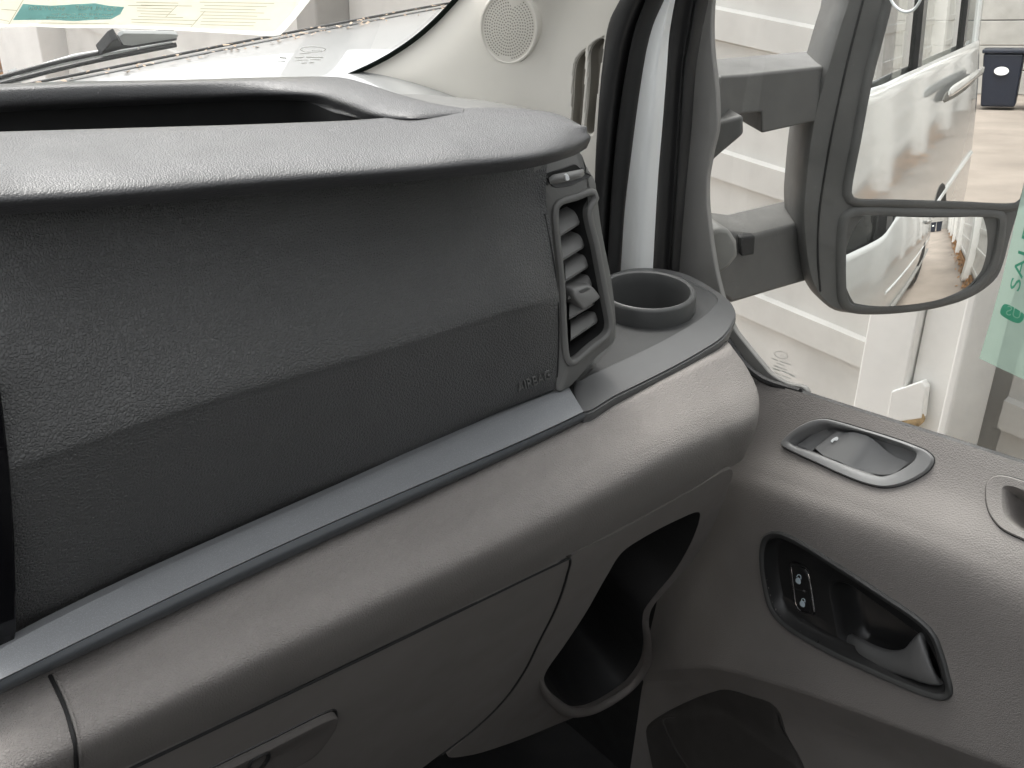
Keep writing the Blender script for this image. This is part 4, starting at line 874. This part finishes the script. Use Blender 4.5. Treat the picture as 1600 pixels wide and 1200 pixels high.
# green label on the side glass, mirrored
gl_ = thing('green_label', 'translucent green sales label stuck on the passenger window beside the mirror', 'label', tuple(gp_(1570, 500)))
GL2 = (A((.950, .6, -.6)), unit((-1, 0, 0)))
def gg(x, y, h=0): return U(x, y, P=(GL2[0]+A((-h, 0, 0)), GL2[1]))
gpx = [(1530, 560), (1548, 500), (1566, 435), (1590, 330), (1640, 120), (1790, 160), (1720, 640), (1610, 598)]
q = np.array([gg(*p) for p in gpx])
gfilm = mk('label_film', (q, [tuple(range(len(q)))]), M['green'], gl_, smooth=False)
bd = spline([gg(x, y, .0006) for x, y in ((1564, 482), (1570, 475), (1592, 485), (1600, 492), (1597, 502), (1590, 505), (1568, 495), (1563, 490))], 40, True)
mk('badge', emboss(bd, [(0, 0), (.0003, .0002)], A((-1, 0, 0))), M['greenink'], gfilm)
o_ = gg(1593, 499, .0011); mk('mirrored_print', text_vf('US', o_, gg(1571, 491, .0011)-o_, gg(1596, 487, .0011)-o_, .0135, .0001, width=float(np.linalg.norm(gg(1571, 491, .0011)-o_))), M['green'], gfilm, smooth=False)
o_ = gg(1576, 450, .0008); yd_ = gg(1592, 456, .0008)-o_; xd_ = gg(1605, 330, .0008)-o_
mk('mirrored_print', text_vf('SALES', o_+yd_, xd_, -yd_, float(np.linalg.norm(yd_))*1.35, .0001, width=float(np.linalg.norm(xd_))), M['greenink'], gfilm, smooth=False)

# ================================================================== TOWING MIRROR
mir = thing('wing_mirror', 'black towing mirror with two arms and two glasses outside the passenger window', 'mirror', (1.25, .8, -.6))
MN = unit((-.585, -.80, .105)); MP0 = A((1.30, .74, -.42))
for _ in range(8):              # turned so that the lane behind the van shows beside its tail
    p_ = U(1560, 172, P=(MP0, MN)); MN = unit(unit(A((.58, -16., -CZ))-p_)-unit(p_))
MP = (MP0, MN); print('mirror normal', MN)
c3 = lambda x, y: (1080+x/2.308, y/2.308)
ho_ = [(1346, -90), (1322, 0), (1306, 50), (1290, 105), (1272, 170), (1262, 225), (1255, 290), (1252, 335), (1256, 390), (1264, 435), (1273, 455), (1284, 470), (1305, 486), (1340, 492), (1390, 492), (1427, 490), (1470, 483), (1510, 471), (1540, 455), (1562, 434), (1572, 410), (1582, 372), (1600, 312), (1625, 200), (1650, 60), (1665, -90), (1600, -120), (1450, -120)]
Lm = loop_of(ho_, N=160, P=MP); bk = -MN
cm = Lm.mean(0)
Lback = cm+(Lm-cm)*.82+bk*.14
mk('housing', stack([Lback, cm+(Lm-cm)*.95+bk*.09, cm+(Lm-cm)*1.0+bk*.03, Lm+bk*.006, inset_loop(Lm, MN, .004)], True, True), M['mirror_plastic'], mir, ang=40)
ug = [(1410, -90), (1394, 0), (1379, 60), (1362, 126), (1345, 215), (1330, 296), (1331, 305), (1338, 309), (1400, 311), (1500, 314), (1580, 316.5), (1591, 313), (1596, 300), (1612, 200), (1632, 60), (1645, -90)]
lg = [(1324, 350), (1328, 340), (1340, 336.5), (1400, 337), (1480, 338), (1545, 339), (1557, 341), (1558, 350), (1552, 390), (1541, 422), (1515, 448), (1480, 462), (1448, 470), (1383, 477), (1340, 476), (1328, 472), (1323, 462)]
Lug = loop_of(ug, N=150, P=MP); Llg = loop_of(lg, N=150, P=MP)
fp = [(-.0125, -.001), (-.010, .005), (-.006, .0062), (-.002, .0052), (.0002, .001), (.0012, .0008)]
mk('housing_seam', tube([U(x, y, P=MP)+MN*.0002 for x, y in ((1376, -90), (1349, 0), (1336, 50), (1323, 102), (1308, 170), (1297, 225), (1286, 290), (1280, 335), (1278, 400), (1282, 455))], .0016, 60, 8), M['rubber'], mir)
mk('glass_frame', stack([inset_loop(Lug, MN, -.012), inset_loop(Lug, MN, -.010)+MN*.004, inset_loop(Lug, MN, -.005)+MN*.006, inset_loop(Lug, MN, -.001)+MN*.005, inset_loop(Lug, MN, .0005)+MN*.0012], False), M['mirror_plastic'], mir, ang=50)
mk('glass_frame', stack([inset_loop(Llg, MN, -.013), inset_loop(Llg, MN, -.011)+MN*.004, inset_loop(Llg, MN, -.006)+MN*.006, inset_loop(Llg, MN, -.001)+MN*.005, inset_loop(Llg, MN, .0005)+MN*.0012], False), M['mirror_plastic'], mir, ang=50)
mk('flat_mirror_glass', stack([Lug+MN*.0015, Lug+MN*.0022], True), M['mirror'], mir, smooth=False)
cg = Llg.mean(0); RC = .55; tilt = A((0, 0, 0))
lo3 = []
for s in np.linspace(1, .02, 26):
    L = cg+(Llg-cg)*s; d = np.linalg.norm(L-cg, axis=1); lo3.append(L+MN[None, :]*((np.sqrt(RC**2-d**2)-RC)[:, None]+.009))
mk('convex_mirror_glass', stack(lo3, True), M['mirror'], mir, ang=80)
# outer handle of the sliding door, as the upper glass shows it
def seen(px, py):
    p = U(px, py, P=MP); d = unit(p); r = d-2*np.dot(d, MN)*MN; t = (SX+.01-p[0])/r[0]; return p+r*t
ha_, hb_ = seen(1468, 145), seen(1527, 108)
hl_ = np.linalg.norm(hb_-ha_); hu = (hb_-ha_)/hl_; hup = A((0, 0, 1)); hr = min(.020, hl_*.065)
mk('door_handle', stack([np.array([ha_+hu*hl_*t+A((.030+.4*hr*s_*math.cos(a), 0, 0))+hup*hr*s_*math.sin(a) for a in np.linspace(0, 6.283, 13)[:-1]]) for t, s_ in ((0, .35), (.03, .8), (.1, 1), (.9, 1), (.97, .8), (1, .35))], True, True), M['paint'], van)
mk('handle_cup', emboss(spline([ha_*.5+hb_*.5+hu*hl_*.48*math.cos(a)+A((.004, 0, -hr*1.4))+hup*hr*1.5*math.sin(a) for a in np.linspace(0, 6.28, 14)[:-1]], 32, True), [(0, 0), (.004, .002)], n=A((1, 0, 0))), M['sail'], van)
print('handle', ha_, hb_)
# arms: beams running out from the corner sail
def beam(name, px, X0, X1, d, m, par, bev=.006):
    xs = [p[0] for p in px]; lo__, hi = min(xs), max(xs)
    L = np.array([U(x, y, X=X0+(X1-X0)*(x-lo__)/(hi-lo__)) for x, y in px])
    return mk(name, hexa(L, d), m, par, smooth=True, ang=30, bevel=bev)
beam('mirror_arm', [c3(*p) for p in ((105, 275), (200, 268), (555, 232), (560, 235), (545, 395), (510, 425), (420, 445), (255, 482), (255, 405), (190, 412), (100, 442), (95, 360))], .975, 1.23, (.03, .075, 0), M['mirror_plastic'], mir)
beam('arm_joint', [c3(*p) for p in ((95, 440), (190, 415), (192, 485), (180, 495), (120, 545), (70, 590))], .965, .99, (.02, .05, 0), M['mirror_plastic'], mir, .004)
beam('mirror_arm', [c3(*p) for p in ((60, 850), (140, 838), (235, 848), (450, 790), (446, 900), (432, 1012), (300, 1050), (148, 1096), (78, 1048), (50, 1010))], .968, 1.215, (.03, .075, 0), M['mirror_plastic'], mir)
beam('pivot_gap', [c3(*p) for p in ((176, 856), (232, 852), (228, 918), (182, 926))], 1.036, 1.058, (.006, .012, 0), M['rubber'], mir, .002)
beam('arm_joint', [c3(*p) for p in ((48, 890), (60, 840), (100, 822), (140, 826), (168, 870), (172, 925), (140, 965), (90, 1005), (50, 1010))], .960, .985, (.02, .06, 0), M['sail'], mir, .006)
# white cord looping down in front of the upper glass
wc = mk('white_cord', tube([U(x, y, X=.99) for x, y in ((1384, -30), (1390, -6), (1398, 9), (1412, 18), (1426, 16), (1436, 4), (1442, -12), (1448, -36))], .0014, 60, 8), M['white'])
tag(wc, 'thin white cord looping down in front of the wing mirror glass', 'cord')
print('scene built', len(bpy.data.objects))
